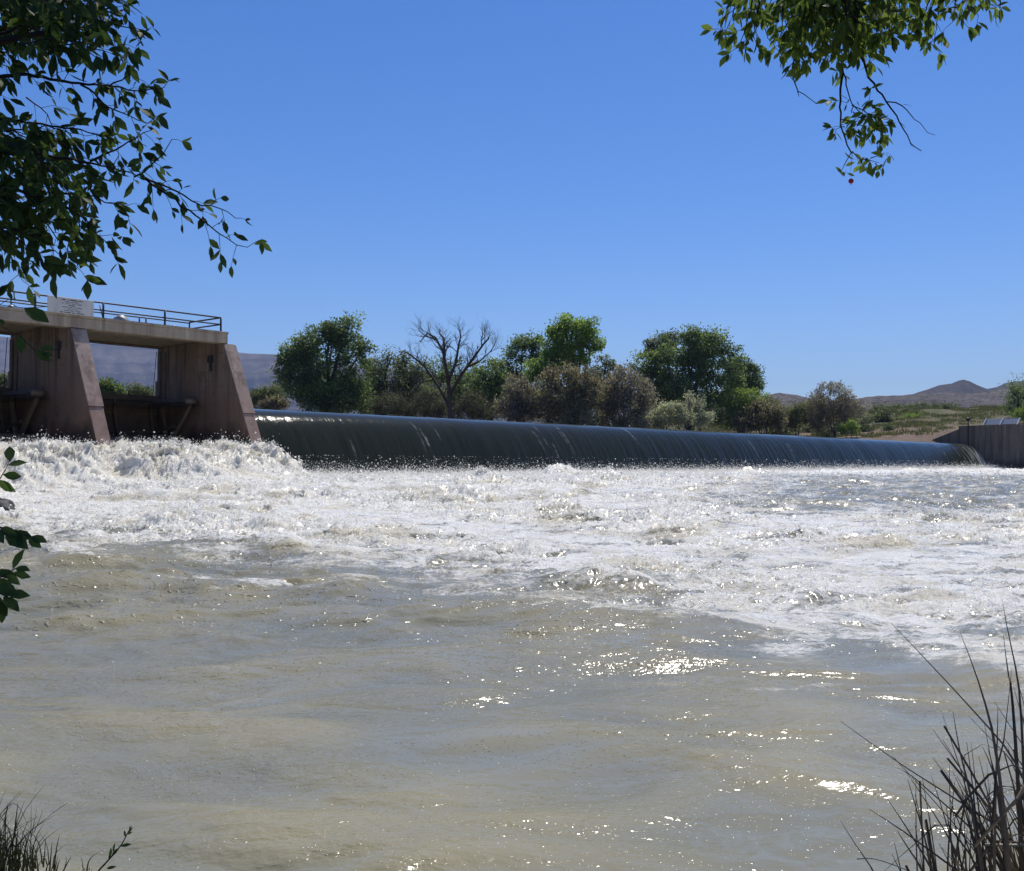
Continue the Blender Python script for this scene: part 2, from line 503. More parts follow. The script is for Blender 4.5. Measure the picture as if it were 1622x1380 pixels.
t = NT('spray_drop')
tr = t.n('ShaderNodeBsdfTranslucent'); tr.inputs[0].default_value = (0.85, 0.84, 0.80, 1)
m = t.n('ShaderNodeMixShader'); m.inputs[0].default_value = 0.5
t.l(t.pbr((0.80, 0.80, 0.77), 0.25, 0.5), m.inputs[1]); t.l(tr.outputs[0], m.inputs[2])
M['spray'] = t.done(m.outputs[0])

# sheet of water over the weir
t = NT('weir_sheet'); p = t.pos()
along = t.attr('along'); down = t.attr('down'); aer = t.attr('aer')
cmb = t.n('ShaderNodeCombineXYZ'); t.l(along, cmb.inputs[0]); t.l(t.math('MULTIPLY', down, 0.10), cmb.inputs[1])
s1 = t.noise(cmb.outputs[0], 1.3, 5, 0.65); s2 = t.noise(cmb.outputs[0], 5.5, 4, 0.6); s3 = t.noise(cmb.outputs[0], 0.14, 3, 0.5)
base = t.mix(s3, (0.022, 0.025, 0.016), (0.026, 0.030, 0.021))
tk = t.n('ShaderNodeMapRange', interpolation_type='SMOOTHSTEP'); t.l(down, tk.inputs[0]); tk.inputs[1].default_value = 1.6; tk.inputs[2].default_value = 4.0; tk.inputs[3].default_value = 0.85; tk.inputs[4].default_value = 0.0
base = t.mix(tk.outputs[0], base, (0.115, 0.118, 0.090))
base = t.mix(t.ramp(s1, [(0.45, 0.0), (0.8, 0.25)]), base, (0.044, 0.047, 0.036))
lines = t.math('MULTIPLY', t.ramp(s2, [(0.62, 0.0), (0.74, 1.0)]), t.math('MULTIPLY', down, 0.11, True))
base = t.mix(t.math('MULTIPLY', lines, 0.06), base, (0.40, 0.38, 0.32))
base = t.mix(aer, base, (0.62, 0.60, 0.53))
nm = t.bump(t.math('ADD', s1, t.math('MULTIPLY', t.noise(t.mapping(p, (1, 1, 0.6)), 5.0, 4, 0.6), 0.6)), 0.55, 0.05)
bn = nm.node
fd = t.n('ShaderNodeMapRange'); t.l(down, fd.inputs[0]); fd.inputs[1].default_value = 3.2; fd.inputs[2].default_value = 4.6; fd.inputs[3].default_value = 0.04; fd.inputs[4].default_value = 0.6
t.l(fd.outputs[0], bn.inputs['Strength'])
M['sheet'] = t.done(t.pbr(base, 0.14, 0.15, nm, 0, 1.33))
t = NT('pond_water'); p = t.pos()
M['pond'] = t.done(t.pbr((0.08, 0.085, 0.06), 0.08, 0.5, t.bump(t.noise(p, 2.0, 4), 0.2, 0.03), 0, 1.33))

# ------------------------------------------------------------------ terrain
def pond_edge(t_):
    return np.interp(t_, [30, 90, 110, 125], [-34, -17, -8, -5])


def ground_h(x, y):
    t_, s_ = ts(x, y)
    n = fbm(x * 0.05, y * 0.05, 4, 31)
    # river side: bed, near bank, right bank
    near_edge = 3.35 + 0.25 * np.exp(-((x + 1.75) / 0.55) ** 2) - 0.1 * x * (np.abs(x) < 3) * 0.2 + 0.08 * perlin(x * 2.3, y * 0 + 4.2, 3)
    near = 0.16 + 0.10 * fbm(x * 1.1, y * 1.1, 3, 5) * 0.5
    bed = -1.1 + 0 * x
    z = near + (bed - near) * ss(-0.35, 0.9, y - near_edge)
    left = ss(-17.5, -21.0, t_) * ss(6, 0, s_)         # bank left of the sluice, out of the picture
    z = z + (6.0 - z) * left
    rb = ss(119.3, 122, t_)
    land = 5.4 + 0.5 * n
    rise = ss(100, 185, t_) * 7.4 * ss(40, -20, s_) + ss(185, 900, t_) * 10
    land = land + rise + 0.35 * ss(100, 130, t_) * fbm(x * 0.2, y * 0.2, 3, 8)
    z = z + (land - z) * rb
    # upstream: pond bed, then land
    up = ss(-1.0, -2.2, s_)
    pe = pond_edge(t_)
    upz = np.where(s_ > pe, 3.0 + 2.4 * ss(6, 0, s_ - pe), land)
    upz = np.where(t_ > 118.9, land, upz)
    z = z + (upz - z) * up
    return z


def sinh_axis(n, far, a):
    q = np.linspace(-1, 1, n)
    return far * np.sinh(a * q) / math.sinh(a)


gx = sinh_axis(460, 9000, 8.2); gy = sinh_axis(460, 9000, 8.2) + 3.3
GX, GY = np.meshgrid(gx, gy)


def grid_faces(ny, nx):
    i = np.arange(ny * nx).reshape(ny, nx)
    return np.stack([i[:-1, :-1], i[:-1, 1:], i[1:, 1:], i[1:, :-1]], -1).reshape(-1, 4)


GZ = ground_h(GX.ravel(), GY.ravel())
kind(mesh_np('ground', np.stack([GX.ravel(), GY.ravel(), GZ], 1), grid_faces(460, 460), M['ground']), 'structure')
# finer ground over the right bank that shows behind the weir is part of the grass built below


def ridge(name, prof, Y0, depth, mat, seed, rough, nx=420, ny=110, base_y=735, front=1.0):
    """a hill range: crest heights given by where its skyline stands, a real body in front of and behind the crest"""
    pxs = np.linspace(prof[0][0], prof[-1][0], nx)
    cy = np.interp(pxs, [a for a, b in prof], [b for a, b in prof])
    q = np.linspace(-1, 1, ny)                          # -1 front foot, 0 crest, 1 back foot
    V = np.zeros((ny, nx, 3))
    az = (pxs - CX) / F
    hc = (737 - cy) / F * Y0
    for j, w in enumerate(q):
        Y = Y0 + w * depth * (front if w < 0 else 0.8)
        X = az * Y0 + (az * Y - az * Y0)
        a = abs(w)
        f_ = (1 - a) ** 1.25 if w < 0 else (1 - a)
        V[j, :, 0] = X; V[j, :, 1] = Y
        rn = fbm(X / (rough * 3) + 3.3, np.full(nx, Y) / (rough * 3), 6, seed, 0.55)
        rd = 1 - np.abs(fbm(X / (rough * 2.2) + 0.35 * Y / (rough * 2.2), np.full(nx, Y) / (rough * 6), 5, seed + 40, 0.5)) * 1.6
        amp = 4 * a * (1 - a)
        V[j, :, 2] = hc * f_ + (rn * rough * 0.40 + (rd - 0.5) * rough * 0.5) * amp * 1.0 + rn * rough * 0.05
        V[j, :, 2] -= 14 * a
    return kind(mesh_np(name, V.reshape(-1, 3), grid_faces(ny, nx), mat), 'structure')


ridge('mountain', [(-500, 500), (-250, 512), (0, 531), (70, 534), (140, 540), (200, 543), (250, 547), (300, 549), (374, 553), (410, 556), (440, 560), (500, 569), (560, 576),
                   (640, 586), (720, 596), (820, 606), (950, 622), (1100, 645), (1300, 690)], 4300, 1500, M['mountain'], 3, 105)
ridge('hill', [(1000, 672), (1100, 648), (1180, 632), (1205, 625), (1235, 618), (1262, 621), (1300, 632), (1340, 630), (1372, 625), (1400, 623.5), (1430, 622),
               (1460, 619.5), (1500, 618), (1530, 620), (1560, 618), (1590, 613), (1622, 608), (1720, 600), (1900, 590), (2200, 600)], 900, 420, M['hill'], 17, 8)
ridge('peak', [(1340, 650), (1400, 634), (1440, 624.5), (1465, 616), (1490, 607.5), (1508, 605), (1519, 600.5), (1528, 599), (1537, 601), (1550, 607.5),
               (1565, 613.5), (1580, 611), (1595, 604), (1612, 601), (1640, 600), (1700, 612), (1800, 640)], 1900, 700, M['peak'], 23, 9, nx=260)

# pond behind the weir
tt = np.linspace(-60, 125, 60); V = []; 
for s_ in np.linspace(-60, -1.6, 14):
    for t_ in tt:
        V.append(P(t_, s_, 4.60))
kind(mesh_np('pond_water', V, grid_faces(14, 60), M['pond']), 'structure')

# ------------------------------------------------------------------ river surface
Yl = [2.7]
while Yl[-1] < 150:
    y = Yl[-1]; Yl.append(y + (0.012 + 0.0028 * y if y < 48 else 0.15 + 0.009 * (y - 48)))
Yr = np.array(Yl); NYR = len(Yr); NXR = 1100
KX = np.linspace(-0.66, 0.66, NXR)
RX = (KX[None, :] * (Yr[:, None] + 4.0)); RY = np.repeat(Yr[:, None], NXR, 1)
X = RX.ravel(); Y = RY.ravel()
T_, S_ = ts(X, Y)
rr = X / Y


def base_z(Y):
    return 1.0 * ss(8, 47, Y)


def depth_of(py):
    ys = np.linspace(3, 120, 4000); sy = 737 + F * (EZ - base_z(ys)) / ys
    return float(np.interp(-py, -sy, ys))


bpts = [(-300, 838), (0, 842), (120, 848), (250, 857), (400, 868), (560, 880), (700, 893), (800, 912), (900, 930), (1000, 946), (1100, 962), (1200, 984), (1400, 1005), (1622, 1030), (1900, 1040)]
YB = np.interp(rr, [(a - CX) / F for a, b in bpts], [depth_of(b) for a, b in bpts])
d = (Y - YB) / (0.16 * YB + 0.4)
lob = fbm(X * 0.35, Y * 0.22, 4, 51) * 0.55
f = ss(-2.3, 1.5, d + lob)
# calmer glittering water at the right, beyond the rapids
calm = ss(21, 29, Y) * ss(70, 50, Y) * ss(0.13, 0.33, rr + 0.05 * fbm(X * 0.2, Y * 0.15, 3, 77)) * ss(4, 9, S_)
f = f * (1 - 0.62 * calm)
toe = ss(7.5, 3.5, S_) * (T_ > -0.5)
f = np.maximum(f, toe)
# streaks of foam drifting below the rapids
st = ss(0.30, 0.62, fbm(X * 0.55 + 9, Y * 0.9, 4, 61) + 0.25 * fbm(X * 2.4, Y * 3.5, 3, 62)) * ss(-4.0, -0.6, d) * 0.30
f = np.maximum(f, st)

z = base_z(Y)
# standing waves at the edge of the rapids
wv = np.exp(-((d + 1.0) / 1.35) ** 2) * (Y > 6)
w1 = perlin(X * 0.30 + 0.11 * Y, Y * 0.48 - 0.08 * X, 71) + 0.5 * perlin(X * 0.62 + 4, Y * 0.95 - 0.14 * X, 72)
z = z + 0.19 * wv * w1 * np.clip(Y / 14, 0.4, 1)
f = np.maximum(f, 0.72 * wv * ss(0.32, 0.75, w1 + 0.25 * fbm(X * 2.0, Y * 3.0, 3, 73)) * ss(7, 12, Y))
# whitewater lumps
wx = X + 0.25 * perlin(X * 0.9, Y * 0.9, 81); wy = Y + 0.25 * perlin(X * 0.9, Y * 0.9, 82)
bil = (1 - np.abs(perlin(wx * 0.55, wy * 0.75, 83)) * 1.7) * 1.0
bil2 = np.abs(perlin(wx * 1.15, wy * 1.3, 84)) * 0.95
bil3 = np.abs(perlin(wx * 2.7, wy * 2.9, 85)) * 0.62
bil4 = np.abs(perlin(wx * 6.3, wy * 6.5, 86)) * 0.36
bil5 = perlin(wx * 15.3, wy * 15.9, 87) * 0.16
lump = bil * 0.5 + bil2 + bil3 + bil4 + bil5
amp = ss(0.1, 0.95, f) * (0.08 + 0.12 * ss(9, 24, Y)) * 0.85 * (1 - 0.55 * calm) * np.where(T_ > 0, ss(2.5, 9, S_) * 0.75 + 0.25, 1)
patch = np.clip(0.75 + 0.9 * fbm(X * 0.22, Y * 0.22, 3, 90), 0.25, 1.9)
z = z + amp * (lump - 0.6) * patch
bw = ss(0.32, 0.75, perlin(wx * 0.36, wy * 0.42, 301)) * ss(0.5, 0.9, f) * ss(9, 14, Y) * np.where(T_ > -1, ss(5, 12, S_), ss(11, 16, S_)) * (1 - 0.7 * calm)
bwf = ss(0.22, 0.5, perlin(wx * 0.36, (wy + 0.75) * 0.42, 301)) * ss(0.5, 0.9, f) * ss(9, 14, Y) * (T_ * 0 + 1) * ss(11, 16, S_) * (1 - 0.7 * calm) * (1 - ss(0.3, 0.7, bw))
z = z + 0.21 * bw * (0.7 + 0.5 * lump)
# jump mounds below the two sluice bays
Tm = ss(-0.45, -2.7, T_) * (1 - 0.42 * np.exp(-((T_ + 9.9) / 0.55) ** 2)) * (1 - 0.13 * np.exp(-((T_ + 5.2) / 0.5) ** 2)) * (1 - 0.07 * np.exp(-((T_ + 3.7) / 0.4) ** 2))
Tm = Tm * ss(-26, -18, T_)
Sm = ss(1.2, 4.2, S_) * ss(10.2, 6.4, S_ + 0.9 * fbm(T_ * 0.4, S_ * 0.3, 2, 99))
mnd = Tm * Sm
c1 = T_ + 0.35 * perlin(T_ * 0.8, S_ * 0.8, 106); c2 = S_ * 0.55 - 1.55 * mnd + 0.35 * perlin(T_ * 0.8 + 7, S_ * 0.8, 107)
b3 = np.abs(perlin(c1 * 0.7, c2 * 0.9, 109)) * 0.55 + np.abs(perlin(c1 * 1.5, c2 * 1.9, 102)) * 0.85 + np.abs(perlin(c1 * 3.1, c2 * 3.7, 103)) * 0.66 + np.abs(perlin(c1 * 6.4, c2 * 7.2, 104)) * 0.40 + np.abs(perlin(c1 * 12.5, c2 * 14, 108)) * 0.18 + perlin(c1 * 15, c2 * 16, 105) * 0.07
z = z + 1.36 * mnd + 0.40 * mnd * (b3 - 0.55)
f = np.maximum(f, ss(0.04, 0.2, mnd))
# boil below the weir
boil = np.exp(-(((X - 2.6) / 0.95) ** 2 + ((Y - 55) / 1.1) ** 2))
z = z + boil * (0.45 + 0.3 * lump); f = np.maximum(f, ss(0.1, 0.4, boil))
# smooth water: swell, ripple trains and upwelling swirls
cw = 1 - ss(0.1, 0.7, f)
q1 = X + 0.35 * perlin(X * 0.7, Y * 0.7, 111); q2 = Y + 0.35 * perlin(X * 0.7, Y * 0.7, 112)
rip = 0.038 * perlin(q1 * 0.6 + 0.2 * q2, q2 * 1.05, 113) + 0.017 * perlin(q1 * 1.2 + 0.4 * q2, q2 * 2.7 - 0.5 * q1, 114) + 0.0070 * perlin(q1 * 2.8, q2 * 5.4 + q1, 115) + 0.0046 * np.abs(perlin(q1 * 2.2 + q2 * 1.4, q2 * 8.0 - q1 * 2.0, 119)) * ss(-0.25, 0.35, fbm(X * 0.7 + 3, Y * 1.0, 2, 120))
rip = rip + (0.0018 * perlin(q1 * 9.5, q2 * 14.0 - 2 * q1, 116) + 0.0005 * perlin(q1 * 22, q2 * 30, 117)) * (0.5 + 0.9 * ss(-0.2, 0.5, fbm(X * 0.6, Y * 0.8, 2, 118)))
z = z + rip * (0.35 + 0.65 * cw) * (1.45 + 2.3 * ss(6, 15, Y))
z = z + calm * (0.045 * perlin(X * 1.6, Y * 1.2, 121) + 0.03 * perlin(X * 4.0, Y * 2.6, 122))
# foam cover
strk = fbm(wx * 0.45, wy * 1.5, 4, 133, 0.6)
solid = np.clip(ss(17, 30, Y) * ss(0.12, -0.15, rr) + 0.55 * ss(26, 40, Y) + toe + 1.2 * mnd, 0, 1)
cov = f * (0.72 + 0.22 * solid) + f * strk * (0.30 - 0.20 * solid)
pat = fbm(wx * 0.9, wy * 1.1, 4, 131, 0.6) * 0.34
foam = np.clip(cov + pat * (1 - ss(0.75, 1.0, cov) * 0.35) * ss(0.02, 0.3, cov) - 0.04 + 0.12 * lump * ss(0.2, 0.8, cov) * ss(8, 15, Y) - 0.24 * bwf + 0.15 * bw, 0, 1.1)
foam = np.maximum(foam, ss(0.05, 0.22, mnd) * 1.1)
silt_light = np.clip(0.35 + 0.9 * fbm(X * 0.4, Y * 0.5, 4, 141) * 0.6 + 0.6 * wv * w1 + 0.28 * wv + 0.55 * perlin(q1 * 0.6 + 0.2 * q2, q2 * 1.05, 113) + 0.5 * perlin(q1 * 1.2 + 0.4 * q2, q2 * 2.7 - 0.5 * q1, 114), 0, 1)  # patchy silt, plus light through wave crests painted in as a yellower tone
silt_f = np.clip(0.10 + 0.55 * ss(0.05, 0.55, fbm(wx * 0.55, wy * 0.8, 4, 142)) - 0.25 * (lump - 0.5) * ss(0.2, 0.8, f) + 0.9 * bwf + mnd * np.clip(0.75 - 0.5 * b3, 0, 0.6), 0, 0.95)
silt_light = silt_light * (1 - ss(0.3, 0.7, f)) + silt_f * ss(0.3, 0.7, f)
# choppy sideways push so that crests lean and break
px_ = amp * 0.9 * perlin(wx * 1.7, wy * 1.7, 151) + mnd * 0.12 * perlin(wx * 2.3, wy * 2.3, 152)
py_ = amp * 0.9 * perlin(wx * 1.7, wy * 1.7, 153) + mnd * 0.12 * perlin(wx * 2.3, wy * 2.3, 154)
out_ = 0.30 * mnd * (b3 - 0.7) * ss(4.5, 7.0, S_)
RV = np.stack([X + px_ + N2[0] * out_, Y + py_ + N2[1] * out_, z], 1)
fc = grid_faces(NYR, NXR)
keep = (S_[fc[:, 0]] > -7.5) & (T_[fc[:, 0]] < 119.2)
kind(mesh_np('river_water', RV, fc[keep], M['river'], attrs={'foam': foam, 'silt_light': silt_light}), 'structure')


# ------------------------------------------------------------------ flying spray (uncountable drops)
def drops(n_pos, size):
    n = len(n_pos)
    base = np.array([(1, 0, 0.1), (-0.5, 0.87, 0), (-0.5, -0.87, -0.1), (0.1, 0, 1), (0, 0.87, -0.5), (-0.1, -0.87, -0.5)], float)
    rot = rng.normal(size=(n, 3, 3)); qm = np.linalg.qr(rot)[0]
    V = np.einsum('vk,nkj->nvj', base, qm) * size[:, None, None] * rng.uniform(0.6, 1.4, (n, 1, 3)) + n_pos[:, None, :]
    fb = np.array([(0, 1, 2), (3, 4, 5)])
    Fc = (fb[None] + 6 * np.arange(n)[:, None, None]).reshape(-1, 3)
    return V.reshape(-1, 3), Fc


def pick(prob, n):
    c = np.cumsum(prob); return np.searchsorted(c, rng.uniform(0, c[-1], n))


pos = []; siz = []
# along the toe of the weir
n = 150000
t_ = LWEIR * rng.uniform(0, 1, n) ** 1.25; s_ = 2.2 + rng.gamma(2.0, 0.55, n)
hgt = rng.gamma(1.2, 0.21, n) * (0.75 + 0.5 * fbm(t_ * 0.9, t_ * 0 + 2, 3, 161))
hgt = np.clip(hgt, 0, 1.15)
pos.append(np.stack([O2[0] + U2[0] * t_ + N2[0] * s_, O2[1] + U2[1] * t_ + N2[1] * s_, 0.95 + hgt], 1))
siz.append(np.clip(rng.lognormal(-4.0, 0.5, n), 0.006, 0.07) * (0.8 + t_ / 200))
n = 70000
t_ = LWEIR * rng.uniform(0, 1, n) ** 1.2; s_ = 2.4 + rng.gamma(2.0, 0.7, n); hgt = rng.gamma(1.1, 0.11, n) * (0.6 + 0.8 * np.abs(perlin(t_ * 1.3, t_ * 0 + 5, 163)))
pos.append(np.stack([O2[0] + U2[0] * t_ + N2[0] * s_, O2[1] + U2[1] * t_ + N2[1] * s_, 1.0 + np.clip(hgt, 0, .7)], 1))
siz.append(np.clip(rng.lognormal(-3.9, 0.5, n), 0.008, 0.08))
# over the mounds
area = np.abs(RX[:, 1] - RX[:, 0])[:, None].repeat(NXR, 1).ravel() * np.gradient(Yr)[:, None].repeat(NXR, 1).ravel()
i = pick(mnd * area * (T_ > -16) + 1e-12, 24000)
pp = RV[i] + rng.normal(0, 0.05, (len(i), 3)); pp[:, 2] = RV[i][:, 2] + rng.gamma(1.0, 0.085, len(i)) - 0.02
pos.append(pp); siz.append(np.clip(rng.lognormal(-4.0, 0.5, len(i)), 0.006, 0.06))
# over the rapids
i = pick(np.clip(f - 0.3, 0, 1) * area * (Y < 60) * (Y > 7) * np.clip(lump, 0, 2) ** 2 * patch ** 2 / (1 + Y * 0.05) ** 1.5 + 1e-12, 90000)
pp = RV[i] + rng.normal(0, 0.03, (len(i), 3)); pp[:, 2] = RV[i][:, 2] + rng.gamma(1.0, 0.05, len(i)) - 0.01
pos.append(pp); siz.append(np.clip(rng.lognormal(-0.45, 0.5, len(i)), 0.2, 1.8) * 0.0011 * Y[i])
pos = np.concatenate(pos); siz = np.concatenate(siz)
Vd, Fd = drops(pos, siz)
kind(mesh_np('spray', Vd, Fd, M['spray'], smooth=False), 'stuff', 'white spray and drops thrown up over the rapids and along the weir foot', 'spray')

# ------------------------------------------------------------------ weir
weir = thing('overflow_weir', 'long low weir with a smooth dark sheet of water pouring over its crest', 'weir', P(60, 0, 0))
prof = [(-3.2, 4.605), (-2.2, 4.603), (-1.4, 4.595), (-0.8, 4.57), (-0.3, 4.51), (0.1, 4.42), (0.45, 4.28), (0.8, 4.06), (1.1, 3.79), (1.4, 3.44), (1.7, 3.0), (2.0, 2.46), (2.25, 1.95), (2.5, 1.4), (2.72, 0.9), (2.95, 0.4)]
ps = np.array([a for a, b in prof]); pz = np.array([b for a, b in prof])
al = np.concatenate([[0], np.cumsum(np.hypot(np.diff(ps), np.diff(pz)))])
nd = 70; dd = np.linspace(0, al[-1], nd)
ds_ = np.interp(dd, al, ps); dz_ = np.interp(dd, al, pz)
for _ in range(3):
    ds_[1:-1] = (ds_[:-2] + 2 * ds_[1:-1] + ds_[2:]) / 4; dz_[1:-1] = (dz_[:-2] + 2 * dz_[1:-1] + dz_[2:]) / 4
nt = 1500; tw = np.concatenate([np.linspace(0.0, 112.0, 1150), np.linspace(112.06, LWEIR, 350)])
TT, DD = np.meshgrid(tw, dd)
SS = np.repeat(ds_[:, None], nt, 1); ZZ = np.repeat(dz_[:, None], nt, 1)
fall = ss(2.0, 6.5, DD)
wob = 0.035 * perlin(TT * 0.35, DD * 0.25, 171) + 0.022 * fall * perlin(TT * 2.1, DD * 0.22, 172) + 0.010 * fall * perlin(TT * 6.3, DD * 0.3, 173)
SS = SS + wob; ZZ = ZZ + wob * 0.35
# right end rounds off against the abutment
endr = ss(LWEIR - 1.6, LWEIR, TT); ZZ = ZZ - 0.25 * endr ** 2 * (DD > 1.5); SS = SS - 0.2 * endr ** 2
aer = np.zeros_like(TT)
for _ in range(30):                            # thin white threads of broken water on the face
    tc = random.uniform(2, LWEIR - 6) if _ < 21 else random.uniform(LWEIR - 13, LWEIR - 1)
    d0 = random.uniform(3.2, 5.6); ln = random.uniform(0.8, 3.0); w_ = random.uniform(0.018, 0.045) * (1 + tc / 60); st_ = random.uniform(0.2, 0.75)
    lean = random.uniform(0.0, 0.10)
    aer = np.maximum(aer, st_ * np.exp(-((TT - tc - lean * (DD - d0) - 0.05 * perlin(DD * 2, DD * 0 + tc, 5)) / w_) ** 2) * ss(d0 - 0.15, d0 + 0.1, DD) * ss(d0 + ln, d0 + ln * 0.3, DD) * (0.55 + 0.9 * perlin(DD * 4.5, TT * 0 + tc, 6)))
edge = ss(LWEIR - 11, LWEIR - 1.0, TT) * fall
aer = np.maximum(aer, edge * 0.75 * ss(0.1, 0.62, fbm(TT * 1.9 - DD * 0.25, DD * 0.22, 3, 181) + 0.25))
aer = np.maximum(aer, 0.9 * ss(LWEIR - 0.5, LWEIR - 0.1, TT) * ss(1.9, 2.4, DD) * ss(4.2, 3.2, DD))
WX = O2[0] + U2[0] * TT + N2[0] * SS; WY = O2[1] + U2[1] * TT + N2[1] * SS
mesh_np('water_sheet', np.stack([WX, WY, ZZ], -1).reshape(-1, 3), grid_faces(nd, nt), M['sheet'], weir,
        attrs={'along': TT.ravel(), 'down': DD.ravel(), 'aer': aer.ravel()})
b = MB(); b.prism_sz([(-1.5, -1), (-1.5, 4.0), (-0.6, 4.25), (0.0, 4.15), (0.6, 3.8), (1.1, 3.3), (1.6, 2.5), (2.0, 1.7), (2.3, 0.9), (2.5, -1)], 0.02, LWEIR + 0.05)
b.build('concrete_body', M['wall'], weir)

# ------------------------------------------------------------------ sluice structure
sl = thing('sluice_dam', 'tall brown concrete sluice structure with sloping piers carrying a railed deck', 'dam', P(-8, 0, 0.5))
NS = 0.485


def nose_s(z):
    return 0.26 + NS * (7.7 - z)


PIERS = [(-0.65, 0.0), (-8.35, -7.7), (-16.05, -15.4)]
for t0, t1 in PIERS:
    b = MB()
    b.prism_sz([(-6.35, -0.8), (-6.35, 6.15), (-6.12, 6.15), (-6.12, 7.975), (-0.36, 7.975), (-0.36, 7.69), (0.26, 7.69), (nose_s(-0.8), -0.8)], t0, t1)
    pr = b.build('pier', M['concrete'], sl, bevel=0.025)
    # facing slab on the sloping nose, broken off lower down
    b = MB(); zb = 4.15
    b.prism_sz([(0.262, 7.66), (0.33, 7.66), (nose_s(zb) + 0.07, zb), (nose_s(zb) + 0.002, zb)], t0 - 0.012, t1 + 0.035)
    b.build('nose_slab', M['nose'], pr, bevel=0.012)
    b = MB(); zb2 = 0.4
    b.prism_sz([(nose_s(zb) + 0.002, zb - 0.03), (nose_s(zb) + 0.035, zb - 0.03), (nose_s(zb2) + 0.035, zb2), (nose_s(zb2) + 0.002, zb2)], t0 + 0.02, t1 + 0.01)
    b.build('nose_foot', M['nose'], pr, bevel=0.012)
    # iron bracket on the side face
    b = MB(); b.tbox(t0 - 0.16, t0 - 0.002, -0.95, -0.62, 6.78, 7.14); b.tbox(t0 - 0.10, t0 - 0.002, -0.84, -0.74, 6.36, 6.78)
    b.tbox(t0 - 0.05, t0 - 0.002, -1.15, -0.95, 6.93, 7.0)
    b.build('bracket', M['iron'], pr)
    # vertical gate slot rails on the upstream end
    b = MB(); b.tbox(t0 - 0.10, t0 - 0.002, -5.95, -5.7, 1.0, 7.66); b.tbox(t0 - 0.06, t0 - 0.002, -5.35, -5.2, 1.0, 7.66)
    b.build('guide_rail', M['gate_dark'], pr)
b = MB()
b.tbox(-20.0, -0.42, -6.0, -0.352, 7.98, 8.16); b.tbox(-20.0, -0.42, -0.35, 0.30, 7.702, 8.16); b.tbox(-20.0, -0.40, -6.05, 0.345, 8.162, 8.28)
dk = b.build('deck', M['deck'], sl, bevel=0.02)
b = MB(); b.tbox(-20, -0.7, -5.9, -5.6, 7.86, 7.978); b.build('edge_beam', M['gate_dark'], dk)

TR_S, TR_Z, GR = -2.05, 4.86, 4.08


def radial_gate(ta, tb):
    k = 16; b = MB(); a0, a1 = R(6.5), R(-56)
    outer = [(TR_S - GR * math.cos(a0 + (a1 - a0) * i / k), TR_Z + GR * math.sin(a0 + (a1 - a0) * i / k)) for i in range(k + 1)]
    inner = [(TR_S - (GR - 0.07) * math.cos(a0 + (a1 - a0) * i / k), TR_Z + (GR - 0.07) * math.sin(a0 + (a1 - a0) * i / k)) for i in range(k, -1, -1)]
    b.prism_sz(outer + inner, ta + 0.05, tb - 0.05)
    g = b.build('gate', M['gate_dark'], sl)

    def on(a, r=GR - 0.09):
        return TR_S - r * math.cos(a), TR_Z + r * math.sin(a)
    # top beam, horizontal ribs, vertical ribs
    b = MB(); s0, z0 = on(R(4.6)); b.tbox(ta + 0.06, tb - 0.06, s0, s0 + 0.22, z0 - 0.14, z0 + 0.15); b.build('top_beam', M['gate'], g)
    for a in (-7, -22, -37, -50):
        b = MB(); s0, z0 = on(R(a)); b.tbox(ta + 0.06, tb - 0.06, s0, s0 + 0.10, z0 - 0.04, z0 + 0.04); b.build('rib', M['gate'], g)
    n_ = 4
    for i in range(n_):
        tc = ta + 0.5 + (tb - ta - 1.0) * i / (n_ - 1)
        pts_o = [on(R(3 - 58 * j / 8), GR - 0.08) for j in range(9)]; pts_i = [on(R(3 - 58 * j / 8), GR - 0.30) for j in range(8, -1, -1)]
        b = MB(); b.prism_sz(pts_o + pts_i, tc - 0.06, tc + 0.06); b.build('upright', M['gate'], g)
    for side, tc in ((0, ta + 0.42), (1, tb - 0.42)):
        b = MB(); w = 0.09

        def bar(p, q, h):
            dx, dz = q[0] - p[0], q[1] - p[1]; L = math.hypot(dx, dz); nx, nz = -dz / L * h, dx / L * h
            b.prism_sz([(p[0] + nx, p[1] + nz), (q[0] + nx, q[1] + nz), (q[0] - nx, q[1] - nz), (p[0] - nx, p[1] - nz)], tc - w, tc + w)
        bar((TR_S, TR_Z + 0.06), on(R(2.5), GR - 0.1), 0.085)
        bar((TR_S, TR_Z - 0.12), on(R(-46), GR - 0.1), 0.09)
        bar(on(R(-1), 2.9), on(R(-46), 3.1), 0.085)
        bar(on(R(-24), GR - 0.1), on(R(-38), 2.0), 0.06)
        b.build('arm', M['gate'], g)
        b = MB(); e = ta if side == 0 else tb
        b.lathe(P(tc, TR_S, TR_Z), [(0.17, -0.30), (0.17, 0.30)], 14, (U2[0], U2[1], 0)); b.build('trunnion', M['gate'], g, True)
        b = MB(); e2 = e + (0.35 if side == 0 else -0.35)
        b.tube([P(e2, -5.95, 5.3), P(e2, -5.6, 7.7)], 0.018, 5); b.build('cable', M['iron'], g)


radial_gate(-7.7, -0.65); radial_gate(-15.4, -8.35)

